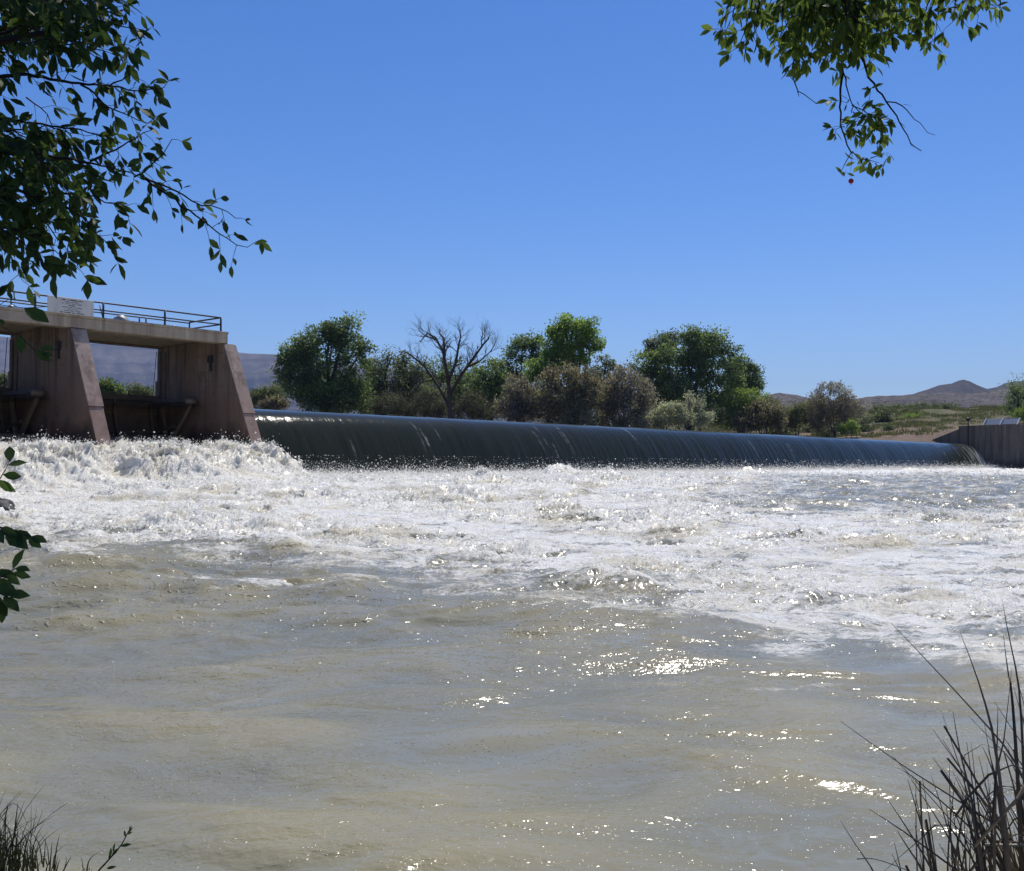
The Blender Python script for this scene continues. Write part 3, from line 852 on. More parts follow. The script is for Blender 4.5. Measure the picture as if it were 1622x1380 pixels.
# railing: posts and pipes
rl = MB(); ZR = 8.28
posts = [(-0.74 - 3.04 * i, 0.16) for i in range(7)]
for s0 in (0.16,):
    rl.tube([P(-19.6, s0, ZR + 0.70), P(-0.74, s0, ZR + 0.70)], 0.04, 6); rl.tube([P(-19.6, s0, ZR + 0.36), P(-0.74, s0, ZR + 0.36)], 0.036, 6)
rl.tube([P(-19.6, -2.5, ZR + 0.66), P(-0.9, -2.5, ZR + 0.66)], 0.034, 6)
rl.tube([P(-0.74, 0.16, ZR + 0.70), P(-0.9, -2.5, ZR + 0.70)], 0.04, 6); rl.tube([P(-0.74, 0.16, ZR + 0.36), P(-0.9, -2.5, ZR + 0.36)], 0.036, 6)
rail = rl.build('railing', M['rail'], sl, True)
for t_, s_ in posts:
    b = MB(); b.tube([P(t_, s_, ZR - 0.01), P(t_, s_, ZR + 0.72)], 0.05, 8); b.build('post', M['rail'], rail, True)
for t_ in (-0.9, -3.3, -3.65, -6.9, -10.4, -14):
    b = MB(); b.tube([P(t_, -2.5, ZR - 0.01), P(t_, -2.5, ZR + 0.68)], 0.04, 8); b.build('post', M['rail'], rail, True)

# hoist covers and other small gear on the deck
h = thing('hoist_cover', 'larger grey domed hoist cover on the deck behind the railing', 'hoist cover', P(-5.55, -0.7, ZR))
b = MB(); b.lathe(P(-5.55, -0.7, ZR), [(0.02, -0.16), (0.36, -0.16), (0.36, 0.16), (0.02, 0.16)], 22, (N2[0], N2[1], 0)); b.build('drum', M['galv'], h, True)
b = MB(); b.tbox(-5.72, -5.38, -0.85, -0.55, ZR, ZR + 0.14); b.tbox(-5.95, -5.15, -0.75, -0.65, ZR, ZR + 0.05); b.build('foot', M['white'], h)
h = thing('gear_box', 'small grey round gear box at the railing end of the deck', 'gear box', P(-2.55, -1.2, ZR))
b = MB(); b.lathe(P(-2.55, -1.2, ZR + 0.12), [(0.02, -0.1), (0.14, -0.1), (0.14, 0.1), (0.02, 0.1)], 16, (N2[0], N2[1], 0)); b.build('wheel', M['galv'], h, True)
b = MB(); b.tbox(-2.75, -2.35, -1.35, -1.05, ZR, ZR + 0.06); b.build('foot', M['galv'], h)
h = thing('valve_stand', 'thin upright valve stand with a squat grey foot, left of the sign', 'valve stand', P(-10.6, -0.5, ZR))
b = MB(); b.tube([P(-10.6, -0.5, ZR), P(-10.6, -0.5, ZR + 0.5)], 0.03, 8); b.build('stem', M['rail'], h, True)
b = MB(); b.lathe(P(-10.6, -0.5, ZR), [(0.17, 0), (0.14, 0.14), (0.07, 0.22)], 12); b.build('foot', M['galv'], h, True)
b = MB(); b.tube([P(-6.72, -0.05, ZR), P(-6.86, -0.12, ZR + 0.62)], 0.022, 6)
tag(b.build('iron_bar', M['rail'], None, True, origin=P(-6.72, -0.05, ZR)), 'thin dark iron bar leaning inside the railing just right of the sign', 'bar')

# sign wired to the railing, weathered lettering too worn to read
sg = thing('notice_sign', 'white weathered notice board with lines of dark lettering on the deck railing', 'sign', P(-8.4, 0.40, 8.25))
b = MB(); b.tbox(-9.44, -7.39, 0.385, 0.415, 8.26, 8.96); b.build('board', M['sign'], sg, bevel=0.006)
b = MB(); rows = [('xxxx xxxxxxxxx xxx', .060, 1), ('xxxxx xxxx xxxxxx', .042, 0), ('xxx xxxxxxx xxxxx xxxxxxx', .042, 0), ('xxxxxxxx', .048, 1),
                  ('xxxxxxxxx xxx xxx xxxxxxx', .042, 0), ('xxxxx xx xxxxx', .04, 0), ('xxxxxx xxxxx xxxxxxx', .042, 0), ('xxx xxxxxx xxx xxxxxxx', .058, 1)]
zz_ = 8.90
rnd = random.Random(4)
for txt, hh, bold in rows:
    cw_ = hh * 0.86; x0 = -8.36 - len(txt) * cw_ / 2
    for i, ch in enumerate(txt):
        if ch == ' ':
            b.build('word', M['ink'], sg); b = MB()
            continue
        a = x0 + i * cw_; w_ = cw_ * 0.72; th = hh * (0.24 if bold else 0.17)
        L, T = 0.4165, zz_ - hh
        def stroke(ax, az, bx, bz):
            b.tbox(a + ax * w_, a + bx * w_, 0.4155, 0.419, T + az * hh, T + bz * hh)
        tv = th / w_; thh = th / hh
        stroke(0, 0, tv, 1); stroke(-0.39, 0.44, 1 - tv, 0.44 + thh * 0.5) if txt[i - 1] != ' ' and i else None
        if rnd.random() < 0.6: stroke(1 - tv, 0, 1, rnd.choice([0.5, 1]))
        if rnd.random() < 0.7: stroke(tv, 1 - thh, 1 - tv, 1)
        if rnd.random() < 0.6: stroke(tv, 0.42, 1 - tv, 0.42 + thh)
        if rnd.random() < 0.5: stroke(tv, 0, 1 - tv, thh)
    zz_ -= hh + 0.034
    b.build('word', M['ink'], sg); b = MB()

# ------------------------------------------------------------------ right abutment
aw = thing('abutment_wall', 'grey concrete abutment wall closing the right end of the weir', 'wall', P(119, 3, 1))
b = MB(); b.prism_sz([(-1.6, -0.8), (-1.6, 7.12), (6.2, 7.22), (7.4, 6.9), (11, 6.2), (26, 5.0), (26, -0.8)], LWEIR, LWEIR + 0.7)
b.build('main_wall', M['wall'], aw, bevel=0.03)
b = MB(); b.prism_sz([(-1.602, 2.5), (-1.602, 6.68), (-2.2, 6.45), (-6.6, 4.75), (-6.6, 2.5)], LWEIR + 0.03, LWEIR + 0.6)
b.build('wing_wall', M['wall'], aw, bevel=0.03)
b = MB(); b.tbox(LWEIR - 0.10, LWEIR - 0.002, -1.3, -0.95, 4.6, 6.8); b.tbox(LWEIR - 0.10, LWEIR - 0.002, -0.35, 0.0, 4.4, 6.8); b.tbox(LWEIR - 0.10, LWEIR - 0.002, -0.95, -0.35, 6.55, 6.8)
b.build('slot_frame', M['gate_dark'], aw)
sg2 = thing('slide_gate', 'dark slide gate stem with a handwheel on top of the abutment wall', 'gate', P(LWEIR - 0.1, -0.35, 4.6))
b = MB(); b.tube([P(LWEIR - 0.18, -0.25, 4.4), P(LWEIR - 0.18, -0.25, 8.0)], 0.07, 8); b.build('stem', M['iron'], sg2, True)
b = MB(); b.lathe(P(LWEIR - 0.18, -0.25, 8.0), [(0.08, -0.25), (0.3, -0.05), (0.34, 0.1), (0.22, 0.22), (0.05, 0.3)], 14)
b.tube([P(LWEIR - 0.18, 0.25 + 0.28 * math.cos(w) - 0.25, 8.22 + 0.16 * math.sin(w)) for w in np.linspace(0, 6.283, 15)], 0.05, 5); b.build('handwheel', M['iron'], sg2, True)
pr = thing('panel_rack', 'two blue grey tilted panels between pale struts on the abutment wall', 'panel', P(LWEIR + 0.4, 3.6, 7.2))
for i in range(2):
    s0 = 1.72 + 2.17 * i
    b = MB(); b.hexa([P(LWEIR + 0.1, s0, 7.22), P(LWEIR + 0.1, s0 + 2.05, 7.24), P(LWEIR + 0.16, s0 + 2.05, 7.22), P(LWEIR + 0.16, s0, 7.2),
                      P(LWEIR + 0.75, s0 + .22, 8.0), P(LWEIR + 0.75, s0 + 2.27, 8.02), P(LWEIR + 0.81, s0 + 2.27, 7.98), P(LWEIR + 0.81, s0 + .22, 7.96)])
    b.build('panel', M['panel'], pr)
for i in range(3):
    s0 = 1.63 + 2.17 * i
    b = MB(); b.tube([P(LWEIR + 0.02, s0, 7.14), P(LWEIR + 0.74, s0 + .24, 8.06)], 0.075, 6); b.build('strut', M['white'], pr)

# ------------------------------------------------------------------ trees and bushes beyond the weir
def blobs_world(bl, Y):
    out = []
    for (px, py, rx, ry) in bl:
        c = at(px, py, Y); out.append((np.array(c), rx * Y / F, ry * Y / F))
    return out


def crown_mesh(bl, n_clump, n_leaf, size, clump_r, upright=0.0, aspect=0.6, sd=0, shell=0.5):
    g = np.random.default_rng(sd)
    vol = np.array([rx * rx * rz for _, rx, rz in bl]) ** 0.8; vol /= vol.sum()
    cs = []; tint = []
    for (c, rx, rz), w in zip(bl, vol):
        m = max(3, int(n_clump * w))
        dv = g.normal(size=(m, 3)); dv /= np.linalg.norm(dv, axis=1)[:, None]
        rad = (shell + (1 - shell) * g.uniform(0, 1, m) ** 0.6) * (1 + 0.10 * g.normal(size=m))
        cc = c + dv * rad[:, None] * np.array([rx, rx * 0.85, rz])
        cs.append(cc); tint.append(np.clip(g.normal(0.45, 0.27, m), 0, 1))
    cs = np.concatenate(cs); tint = np.concatenate(tint); m = len(cs)
    cr = clump_r * g.uniform(0.5, 1.35, m)
    k = np.repeat(np.arange(m), n_leaf)
    n = len(k)
    off = np.clip(g.normal(size=(n, 3)), -1.7, 1.7) * np.array([1, 1, 0.75 + 0.6 * upright]) * 0.5
    pos = cs[k] + off * cr[k][:, None]
    out = off / (np.linalg.norm(off, axis=1)[:, None] + 1e-6)
    ax = out * (0.8 - 0.3 * upright) + g.normal(size=(n, 3)) * 0.55 + np.array([0, 0, 1.4 * upright - 0.15])
    ax /= np.linalg.norm(ax, axis=1)[:, None]
    sd_ = np.cross(ax, g.normal(size=(n, 3))); sd_ /= np.linalg.norm(sd_, axis=1)[:, None]
    L = size * g.uniform(0.6, 1.4, n)[:, None]; Wd = L * aspect
    V = np.stack([pos - ax * L * 0.5, pos + sd_ * Wd * 0.5, pos + ax * L * 0.5, pos - sd_ * Wd * 0.5], 1).reshape(-1, 3)
    Fc = np.arange(4 * n).reshape(-1, 4)
    tn = np.clip(tint[k] + g.normal(0, 0.16, n), 0, 1).repeat(4)
    return V, Fc, tn


SEED = [100]


def make_tree(name, label, cat, bl_px, Y, mat, leaf=0.26, clumps=150, nleaf=90, cr=1.0, upright=0, aspect=0.6, trunk_px=None, group=None, trunk_r=0.3, shell=0.45, base_z=None, multi=1):
    SEED[0] += 1; g = random.Random(SEED[0])
    bl = blobs_world(bl_px, Y)
    cx = trunk_px if trunk_px is not None else sum(b_[0] for b_ in bl_px) / len(bl_px)
    bx = at(cx, 700, Y)
    bz = base_z if base_z is not None else float(ground_h(np.array([bx[0]]), np.array([bx[1]]))[0])
    root = thing(name, label, cat, (bx[0], bx[1], bz), group)
    V, Fc, tn = crown_mesh(bl, clumps, nleaf, leaf, cr, upright, aspect, SEED[0], shell)
    mesh_np('crown', V, Fc, mat, root, smooth=False, attrs={'tint': tn})
    b = MB(); lo = min(c[2] - rz for c, rx, rz in bl)
    base = Vector((bx[0], bx[1], bz - 0.3))
    starts = [base + Vector((g.uniform(-.5, .5), g.uniform(-.5, .5), 0)) * (0.6 if multi > 1 else 0) for _ in range(multi)]
    for j, (c, rx, rz) in enumerate(bl):
        s0 = starts[j % multi]; e = Vector(c)
        mid = s0.lerp(e, 0.45) + Vector((g.uniform(-.3, .3), g.uniform(-.3, .3), 0.1 * (e - s0).length)); mid.x = mid.x * 0.6 + s0.x * 0.4; mid.y = mid.y * 0.6 + s0.y * 0.4
        pts = [s0, s0.lerp(mid, 0.5), mid, mid.lerp(e, 0.5) + Vector((g.uniform(-.3, .3), g.uniform(-.3, .3), 0.2)), e]
        r0 = trunk_r * (1 if j < 2 else 0.6)
        b.tube(pts, [r0, r0 * .8, r0 * .6, r0 * .4, r0 * .15], 7)
        for q in range(4):
            dv = Vector((g.gauss(0, 1), g.gauss(0, 1), g.gauss(0.4, 1))).normalized()
            b.tube([e.lerp(mid, 0.3), e + dv * rx * 0.45, e + Vector((dv.x * rx * .85, dv.y * rx * .85, dv.z * rz * .85))], [r0 * .28, r0 * .14, r0 * .05], 5)
    b.build('trunk', M['bark'], root, True)
    return root


BACK = 'trees beyond the weir'; BUSH = 'bushes beyond the weir'
make_tree('cottonwood_tree', 'broad dense dark green cottonwood left of the bare tree', 'tree',
          [(515, 550, 42, 36), (548, 530, 34, 28), (528, 524, 20, 18), (478, 560, 32, 30), (466, 556, 20, 20), (480, 590, 40, 36), (505, 614, 56, 38), (560, 590, 32, 42), (458, 590, 20, 30), (576, 552, 14, 24), (530, 632, 54, 26), (568, 625, 24, 24)],
          116, M['cotton'], 0.30, 330, 95, 1.15, trunk_px=520, group=BACK, trunk_r=0.42)
make_tree('olive_tree', 'slim olive green tree with an open top between cottonwood and bare tree', 'tree',
          [(600, 598, 24, 36), (614, 570, 17, 17), (590, 582, 17, 22), (622, 600, 20, 28), (596, 632, 30, 26)], 128, M['olive'], 0.28, 90, 70, 1.0, group=BACK, shell=0.3)
make_tree('olive_tree', 'rounded olive green tree behind the drooping limb of the bare tree', 'tree',
          [(645, 590, 25, 28), (632, 574, 15, 16), (655, 600, 20, 22), (650, 625, 28, 24)], 130, M['olive'], 0.28, 90, 70, 1.0, group=BACK, shell=0.3)
make_tree('juniper_tree', 'dark distant tree seen through the limbs of the bare tree', 'tree',
          [(685, 588, 34, 20), (725, 590, 30, 18), (755, 592, 22, 16), (700, 618, 44, 24)], 150, M['cotton'], 0.3, 110, 70, 1.2, group=BACK)
make_tree('airy_tree', 'thin dark green tree with sky gaps left of the brightest cottonwood', 'tree',
          [(826, 556, 24, 24), (845, 543, 18, 13), (800, 582, 18, 13), (815, 598, 24, 17), (852, 572, 14, 20)],
          132, M['cotton'], 0.28, 120, 62, 0.95, group=BACK, shell=0.35)
make_tree('bright_tree', 'bright green cottonwood with a leaning dark trunk, tallest in the middle', 'tree',
          [(903, 530, 34, 27), (930, 518, 21, 17), (884, 520, 16, 14), (882, 553, 28, 27), (938, 543, 17, 20), (874, 580, 28, 20), (915, 562, 26, 18), (850, 588, 22, 20)],
          126, M['cotton_bright'], 0.30, 230, 85, 1.05, trunk_px=912, group=BACK, trunk_r=0.4)
make_tree('olive_tree', 'small grey green tree peeping out behind the leaning cottonwood trunk', 'tree',
          [(955, 578, 19, 19), (940, 588, 14, 16), (972, 590, 16, 18), (958, 610, 26, 24)], 142, M['olive'], 0.28, 60, 65, 0.9, group=BACK)
make_tree('dark_tree', 'dark green low tree just right of the bare tree trunk', 'tree',
          [(778, 594, 24, 26), (792, 618, 28, 28), (762, 618, 22, 26), (770, 640, 26, 18)], 124, M['cotton'], 0.28, 110, 75, 1.0, group=BACK)
make_tree('tamarisk_bush', 'smaller brownish tamarisk bush below the thin dark green tree', 'bush',
          [(822, 622, 26, 22), (808, 640, 24, 20), (842, 638, 22, 20), (825, 658, 30, 11)], 113, M['tamarisk'], 0.30, 110, 80, 0.8, 0.6, 0.4, group=BUSH, trunk_r=0.12, multi=3)
make_tree('tamarisk_bush', 'tall pinkish brown tamarisk in front of the brightest cottonwood', 'bush',
          [(900, 606, 30, 26), (880, 596, 17, 18), (868, 628, 26, 30), (925, 632, 33, 24), (900, 650, 40, 22), (935, 605, 20, 20), (905, 670, 44, 11)],
          113, M['tamarisk_tan'], 0.30, 230, 80, 0.85, 0.6, 0.4, group=BUSH, trunk_r=0.14, multi=3)
make_tree('tamarisk_bush', 'tall grey brown tamarisk beside the biggest dark cottonwood', 'bush',
          [(985, 604, 28, 26), (1008, 622, 30, 27), (962, 628, 26, 24), (990, 650, 42, 24), (990, 674, 44, 11)],
          116, M['tamarisk'], 0.30, 220, 80, 0.85, 0.6, 0.4, group=BUSH, trunk_r=0.14, multi=3)
make_tree('cottonwood_tree', 'biggest dark green cottonwood with a wide domed crown at centre right', 'tree',
          [(1085, 556, 40, 32), (1118, 552, 38, 30), (1098, 540, 26, 18), (1058, 586, 44, 38), (1130, 582, 42, 42), (1145, 612, 36, 32), (1026, 578, 24, 22), (1018, 600, 20, 24), (1085, 628, 56, 28), (1040, 612, 34, 30)],
          135, M['cotton'], 0.32, 360, 95, 1.2, trunk_px=1095, group=BACK, trunk_r=0.5)
make_tree('airy_tree', 'lighter open topped tree poking out behind the biggest cottonwood', 'tree',
          [(1050, 541, 17, 14), (1034, 556, 17, 15), (1066, 536, 12, 10)], 150, M['olive'], 0.3, 70, 55, 1.0, group=BACK, shell=0.3)
make_tree('side_tree', 'mid green tree at the right shoulder of the biggest cottonwood', 'tree',
          [(1182, 597, 24, 24), (1170, 576, 15, 12), (1192, 612, 15, 15), (1165, 610, 18, 24)], 146, M['cotton'], 0.3, 140, 80, 1.0, group=BACK)
make_tree('sage_bush', 'pale grey green bush sprawling low over the weir crest', 'bush',
          [(1045, 662, 26, 15), (1075, 657, 22, 16), (1062, 648, 18, 11), (1030, 670, 18, 10)], 121, M['sage'], 0.26, 130, 75, 0.7, 0.5, 0.4, group=BUSH, trunk_r=0.1, multi=3)
make_tree('sage_bush', 'small upright pale grey green bush before the dark cottonwood trunk', 'bush',
          [(1100, 640, 12, 19), (1112, 665, 18, 10)], 123, M['sage'], 0.26, 60, 75, 0.7, 0.5, 0.4, group=BUSH, trunk_r=0.1, multi=3)
make_tree('willow_bush', 'yellow green willow bush right of the biggest cottonwood', 'bush',
          [(1163, 640, 20, 24), (1192, 633, 20, 14), (1150, 662, 18, 15), (1180, 655, 22, 14)], 131, M['willow'], 0.28, 130, 75, 0.8, 0.4, 0.4, group=BUSH, trunk_r=0.12, multi=3)
make_tree('scrub_bush', 'rounded brownish green bush right of the yellow green willow', 'bush',
          [(1213, 657, 27, 22), (1187, 668, 22, 15), (1233, 670, 13, 15)], 129, M['tamarisk_tan'], 0.28, 140, 75, 0.8, 0.5, 0.4, group=BUSH, trunk_r=0.12, multi=3)
make_tree('scrub_bush', 'low olive bush touching the large lone tamarisk', 'bush',
          [(1268, 656, 19, 19), (1252, 668, 14, 12)], 143, M['olive'], 0.28, 80, 75, 0.8, 0.4, 0.4, group=BUSH, trunk_r=0.1, multi=2)
make_tree('tamarisk_bush', 'large lone grey brown tamarisk standing before the bare right hills', 'bush',
          [(1318, 634, 36, 26), (1298, 650, 26, 28), (1346, 645, 23, 22), (1316, 664, 38, 22), (1330, 622, 14, 16)],
          141, M['tamarisk'], 0.28, 210, 80, 0.8, 0.7, 0.35, group=BUSH, trunk_r=0.12, multi=4)
make_tree('green_bush', 'small fresh green bush on the weir edge below the lone tamarisk', 'bush',
          [(1336, 680, 10, 7), (1349, 675, 9, 9)], 137, M['cotton_bright'], 0.2, 50, 60, 0.5, 0.4, 0.4, group=BUSH, trunk_r=0.06, multi=2)
make_tree('green_bush', 'wide low green bush in the middle of the grassy right bank', 'bush',
          [(1440, 664, 13, 8), (1455, 662, 11, 9), (1448, 668, 16, 6)], 175, M['cotton_bright'], 0.24, 60, 60, 0.6, 0.4, 0.4, group=BUSH, trunk_r=0.06, multi=2)
make_tree('feathery_tree', 'feathery green tree at the right edge behind the abutment wall', 'tree',
          [(1606, 622, 15, 22), (1622, 632, 22, 34), (1598, 645, 12, 14), (1612, 655, 22, 14), (1640, 640, 20, 40)], 165, M['cotton'], 0.32, 130, 50, 1.1, 0.4, 0.35, group=BACK, shell=0.25)
make_tree('green_bush', 'yellow green bush behind the right end of the abutment wall', 'bush',
          [(1617, 658, 12, 9), (1630, 652, 12, 14)], 158, M['willow'], 0.26, 50, 60, 0.7, 0.4, 0.4, group=BUSH, trunk_r=0.08, multi=2)
make_tree('green_bush', 'green bush seen through the sluice opening beside the sloping pier', 'bush',
          [(170, 614, 13, 10), (184, 621, 10, 7)], 96, M['cotton'], 0.24, 70, 70, 0.6, 0.2, 0.5, group=BUSH, trunk_r=0.1)
make_tree('scrub_bush', 'greyish bush seen through the sluice opening near the far pier', 'bush',
          [(214, 620, 16, 9), (236, 624, 12, 7)], 104, M['olive'], 0.24, 60, 50, 0.6, 0.4, 0.4, group=BUSH, trunk_r=0.1, shell=0.2)
make_tree('green_bush', 'green bush in the gap at the far left edge behind the gates', 'bush',
          [(2, 606, 13, 14), (-25, 604, 18, 16)], 92, M['olive'], 0.24, 60, 60, 0.6, 0.2, 0.5, group=BUSH, trunk_r=0.1)
make_tree('scrub_bush', 'low dark olive bush between the sluice pier and the big cottonwood', 'bush',
          [(410, 630, 14, 12), (432, 626, 14, 12)], 108, M['olive'], 0.26, 70, 70, 0.7, 0.4, 0.4, group=BUSH, trunk_r=0.1)
make_tree('tamarisk_bush', 'tan tuft of bush at the left foot of the big dark cottonwood', 'bush',
          [(440, 640, 13, 8), (425, 643, 12, 6)], 98, M['tamarisk_tan'], 0.24, 50, 70, 0.5, 0.5, 0.4, group=BUSH, trunk_r=0.06, multi=2)
make_tree('thicket_bush', 'dull brown thicket under the slim olive tree', 'bush',
          [(620, 642, 32, 17), (590, 645, 22, 13), (640, 650, 22, 12)], 118, M['brush'], 0.26, 120, 60, 0.8, 0.5, 0.3, group=BUSH, trunk_r=0.08, multi=4)
make_tree('thicket_bush', 'dull brown thicket around the foot of the bare tree', 'bush',
          [(680, 640, 24, 22), (665, 652, 26, 14), (705, 655, 22, 10)], 117, M['brush'], 0.26, 120, 60, 0.8, 0.5, 0.3, group=BUSH, trunk_r=0.08, multi=4)
make_tree('thicket_bush', 'dull brown thicket right of the bare trunk under dark foliage', 'bush',
          [(750, 640, 24, 22), (775, 652, 24, 14), (735, 655, 18, 11)], 117, M['brush'], 0.26, 120, 60, 0.8, 0.5, 0.3, group=BUSH, trunk_r=0.08, multi=4)

for i, (lab, bl_, Y_, mt) in enumerate([
        ('dark low bush filling the gap behind the slim olive tree', [(585, 628, 26, 24), (608, 640, 22, 20)], 138, 'cotton'),
        ('dark olive bush behind the bare tree trunk', [(665, 628, 28, 20), (700, 638, 24, 22), (640, 640, 20, 18)], 139, 'olive'),
        ('dark green bush between the bare tree and the thin dark tree', [(742, 618, 24, 24), (760, 636, 26, 22)], 138, 'cotton'),
        ('dark bush in shade behind the smaller brownish tamarisk', [(806, 632, 30, 24), (845, 640, 30, 22)], 140, 'cotton'),
        ('dark green bush in the gap between the two tall tamarisks', [(942, 622, 26, 28), (950, 645, 30, 20), (890, 645, 36, 22)], 141, 'cotton'),
        ('dark undergrowth bush below the biggest cottonwood', [(1035, 640, 30, 26), (1130, 645, 30, 24), (1085, 650, 36, 22)], 146, 'cotton'),
        ('olive bush behind the brownish green bush and the willow', [(1205, 645, 30, 18), (1235, 660, 26, 16), (1180, 655, 26, 20)], 152, 'olive')]):
    make_tree('background_bush', lab, 'bush', bl_, Y_, M[mt], 0.30, 120, 75, 1.0, 0.2, 0.55, group=BUSH, trunk_r=0.12)

# bare dead tree
DY = 114
dt = thing('dead_tree', 'bare leafless dead tree with spreading grey limbs', 'tree', tuple(at(712, 700, DY)[:2]) + (5.2,), BACK)
b = MB(); g = random.Random(77)
mb_px = DY / F


def limb(p, d_, L, r, depth):
    n_ = 4; pts = [p]; rad = [r]; dd_ = d_.copy()
    for i in range(n_):
        dd_ = (dd_ + Vector((g.gauss(0, .16), g.gauss(0, .16), g.gauss(0.05, .12)))).normalized()
        pts.append(pts[-1] + dd_ * L / n_); rad.append(r * (1 - 0.5 * (i + 1) / n_))
    b.tube(pts, rad, 6 if depth < 2 else 4, depth > 3)
    if depth >= 5 or L < 0.35:
        return
    kids = 3 if depth < 3 else 4
    for j in range(kids):
        k_ = g.uniform(0.35, 1.0) if j else 1.0
        ii = min(n_, max(1, int(round(k_ * n_))))
        q = pts[ii]; ax = Vector((g.gauss(0, 1), g.gauss(0, 1), g.gauss(0.25, 0.7)))
        nd_ = (dd_ * 1.0 + ax.normalized() * g.uniform(0.45, 0.95)).normalized()
        limb(q, nd_, L * g.uniform(0.55, 0.78), rad[ii] * g.uniform(0.55, 0.8), depth + 1)


def limb_px(pts_px, r0, r1, sub=6):
    pts = [at(x, y, DY + dy) for x, y, dy in pts_px]
    n_ = len(pts); rad = [r0 + (r1 - r0) * i / (n_ - 1) for i in range(n_)]
    b.tube(pts, rad, 7)
    for i in range(1, n_):
        for s in range(sub):
            k_ = g.random(); p = pts[i - 1].lerp(pts[i], k_)
            d_ = (pts[i] - pts[i - 1]).normalized(); ax = Vector((g.gauss(0, 1), g.gauss(0, 1), g.gauss(0.3, 0.8))).normalized()
            limb(p, (d_ * 0.9 + ax * 0.8).normalized(), g.uniform(0.85, 1.6), rad[i] * 0.5, 3)


limb_px([(712, 705, 0), (713, 660, 0), (712, 625, 0), (711, 600, 0)], 0.36, 0.22, 0)
limb_px([(711, 610, 0), (706, 580, -1), (702, 558, -1), (690, 535, -1), (677, 528, -2), (665, 542, -2)], 0.22, 0.05, 3)
limb_px([(704, 562, -1), (703, 535, 0), (697, 530, 1), (696, 520, 1)], 0.14, 0.03, 4)
limb_px([(711, 602, 0), (722, 575, 2), (727, 545, 2), (730, 532, 3), (728, 522, 3)], 0.2, 0.04, 4)
limb_px([(712, 625, 0), (732, 592, -2), (748, 570, -2), (766, 545, -3), (774, 537, -3), (776, 527, -3)], 0.22, 0.04, 4)
limb_px([(740, 582, -2), (760, 572, -1), (778, 556, 0), (784, 545, 0)], 0.12, 0.03, 5)
limb_px([(710, 640, 0), (690, 605, 3), (672, 580, 3), (655, 566, 4), (640, 556, 4), (628, 566, 4)], 0.2, 0.04, 3)
limb_px([(690, 538, -1), (673, 532, -2), (662, 522, -2)], 0.1, 0.03, 5)
limb_px([(686, 602, 3), (668, 606, 3), (650, 625, 3)], 0.1, 0.03, 5)
b.build('trunk', M['deadwood'], dt, True)

# grass on the right bank
n = 26000
gt = rng.uniform(84, 235, n); gs = rng.uniform(-60, -6, n)
gx_ = O2[0] + U2[0] * gt + N2[0] * gs; gy_ = O2[1] + U2[1] * gt + N2[1] * gs
gz_ = ground_h(gx_, gy_)
dens = fbm(gx_ * 0.12, gy_ * 0.12, 3, 201)
ok = (gs < pond_edge(gt) - 0.3) & (dens + 0.35 * ss(5.5, 9.0, gz_) > 0.12) & ((gt < 118) | (gs < -3))
gx_, gy_, gz_ = gx_[ok], gy_[ok], gz_[ok]; n = len(gx_)
k = np.repeat(np.arange(n), 5); m = len(k)
hx = gx_[k] + rng.normal(0, 0.35, m); hy = gy_[k] + rng.normal(0, 0.35, m); hh = rng.uniform(0.12, 0.5, m) * (0.7 + 0.5 * rng.uniform(0, 1, n)[k])
an = rng.uniform(0, 6.283, m); lx = rng.normal(0, 0.25, m) * hh; ly = rng.normal(0, 0.25, m) * hh
wd = 0.08
V = np.stack([np.stack([hx - wd * np.cos(an), hy - wd * np.sin(an), gz_[k] - 0.05], 1), np.stack([hx + wd * np.cos(an), hy + wd * np.sin(an), gz_[k] - 0.05], 1),
              np.stack([hx + lx, hy + ly, gz_[k] + hh], 1)], 1).reshape(-1, 3)
kind(mesh_np('grass', V, np.arange(3 * m).reshape(-1, 3), M['far_grass'], smooth=False, attrs={'tint': np.repeat(np.clip(rng.normal(0.45, 0.25, n), 0, 1)[k], 3)}),
     'stuff', 'dry green grass covering the far bank right of the trees', 'grass')

scr = make_tree('bank_scrub', 'low olive scrub bush on the grassy right bank', 'bush', [(1400, 664, 6, 4), (1404, 666, 5, 3)], 172, M['olive'], 0.2, 26, 45, 0.5, 0.3, 0.4, group='low scrub bushes on the right bank', trunk_r=0.04, multi=2)
g = random.Random(31)
for i in range(70):
    tt_, s2_ = g.uniform(140, 215), g.uniform(-58, -20)
    if i % 5 == 0:
        tt_, s2_ = g.uniform(112, 130), g.uniform(-30, -14)
    q_ = P(tt_, s2_, 0); zz2 = float(ground_h(np.array([q_[0]]), np.array([q_[1]]))[0])
    c_ = scr.copy(); COL.objects.link(c_); c_.location = (q_[0], q_[1], zz2); k_ = g.uniform(0.9, 2.8)
    c_.scale = (k_ * g.uniform(.8, 1.4), k_, k_ * g.uniform(.6, 1.0)); c_.rotation_euler = (0, 0, g.uniform(0, 6.28))
    for ch in list(scr.children):
        d_ = ch.copy(); COL.objects.link(d_); d_.parent = c_

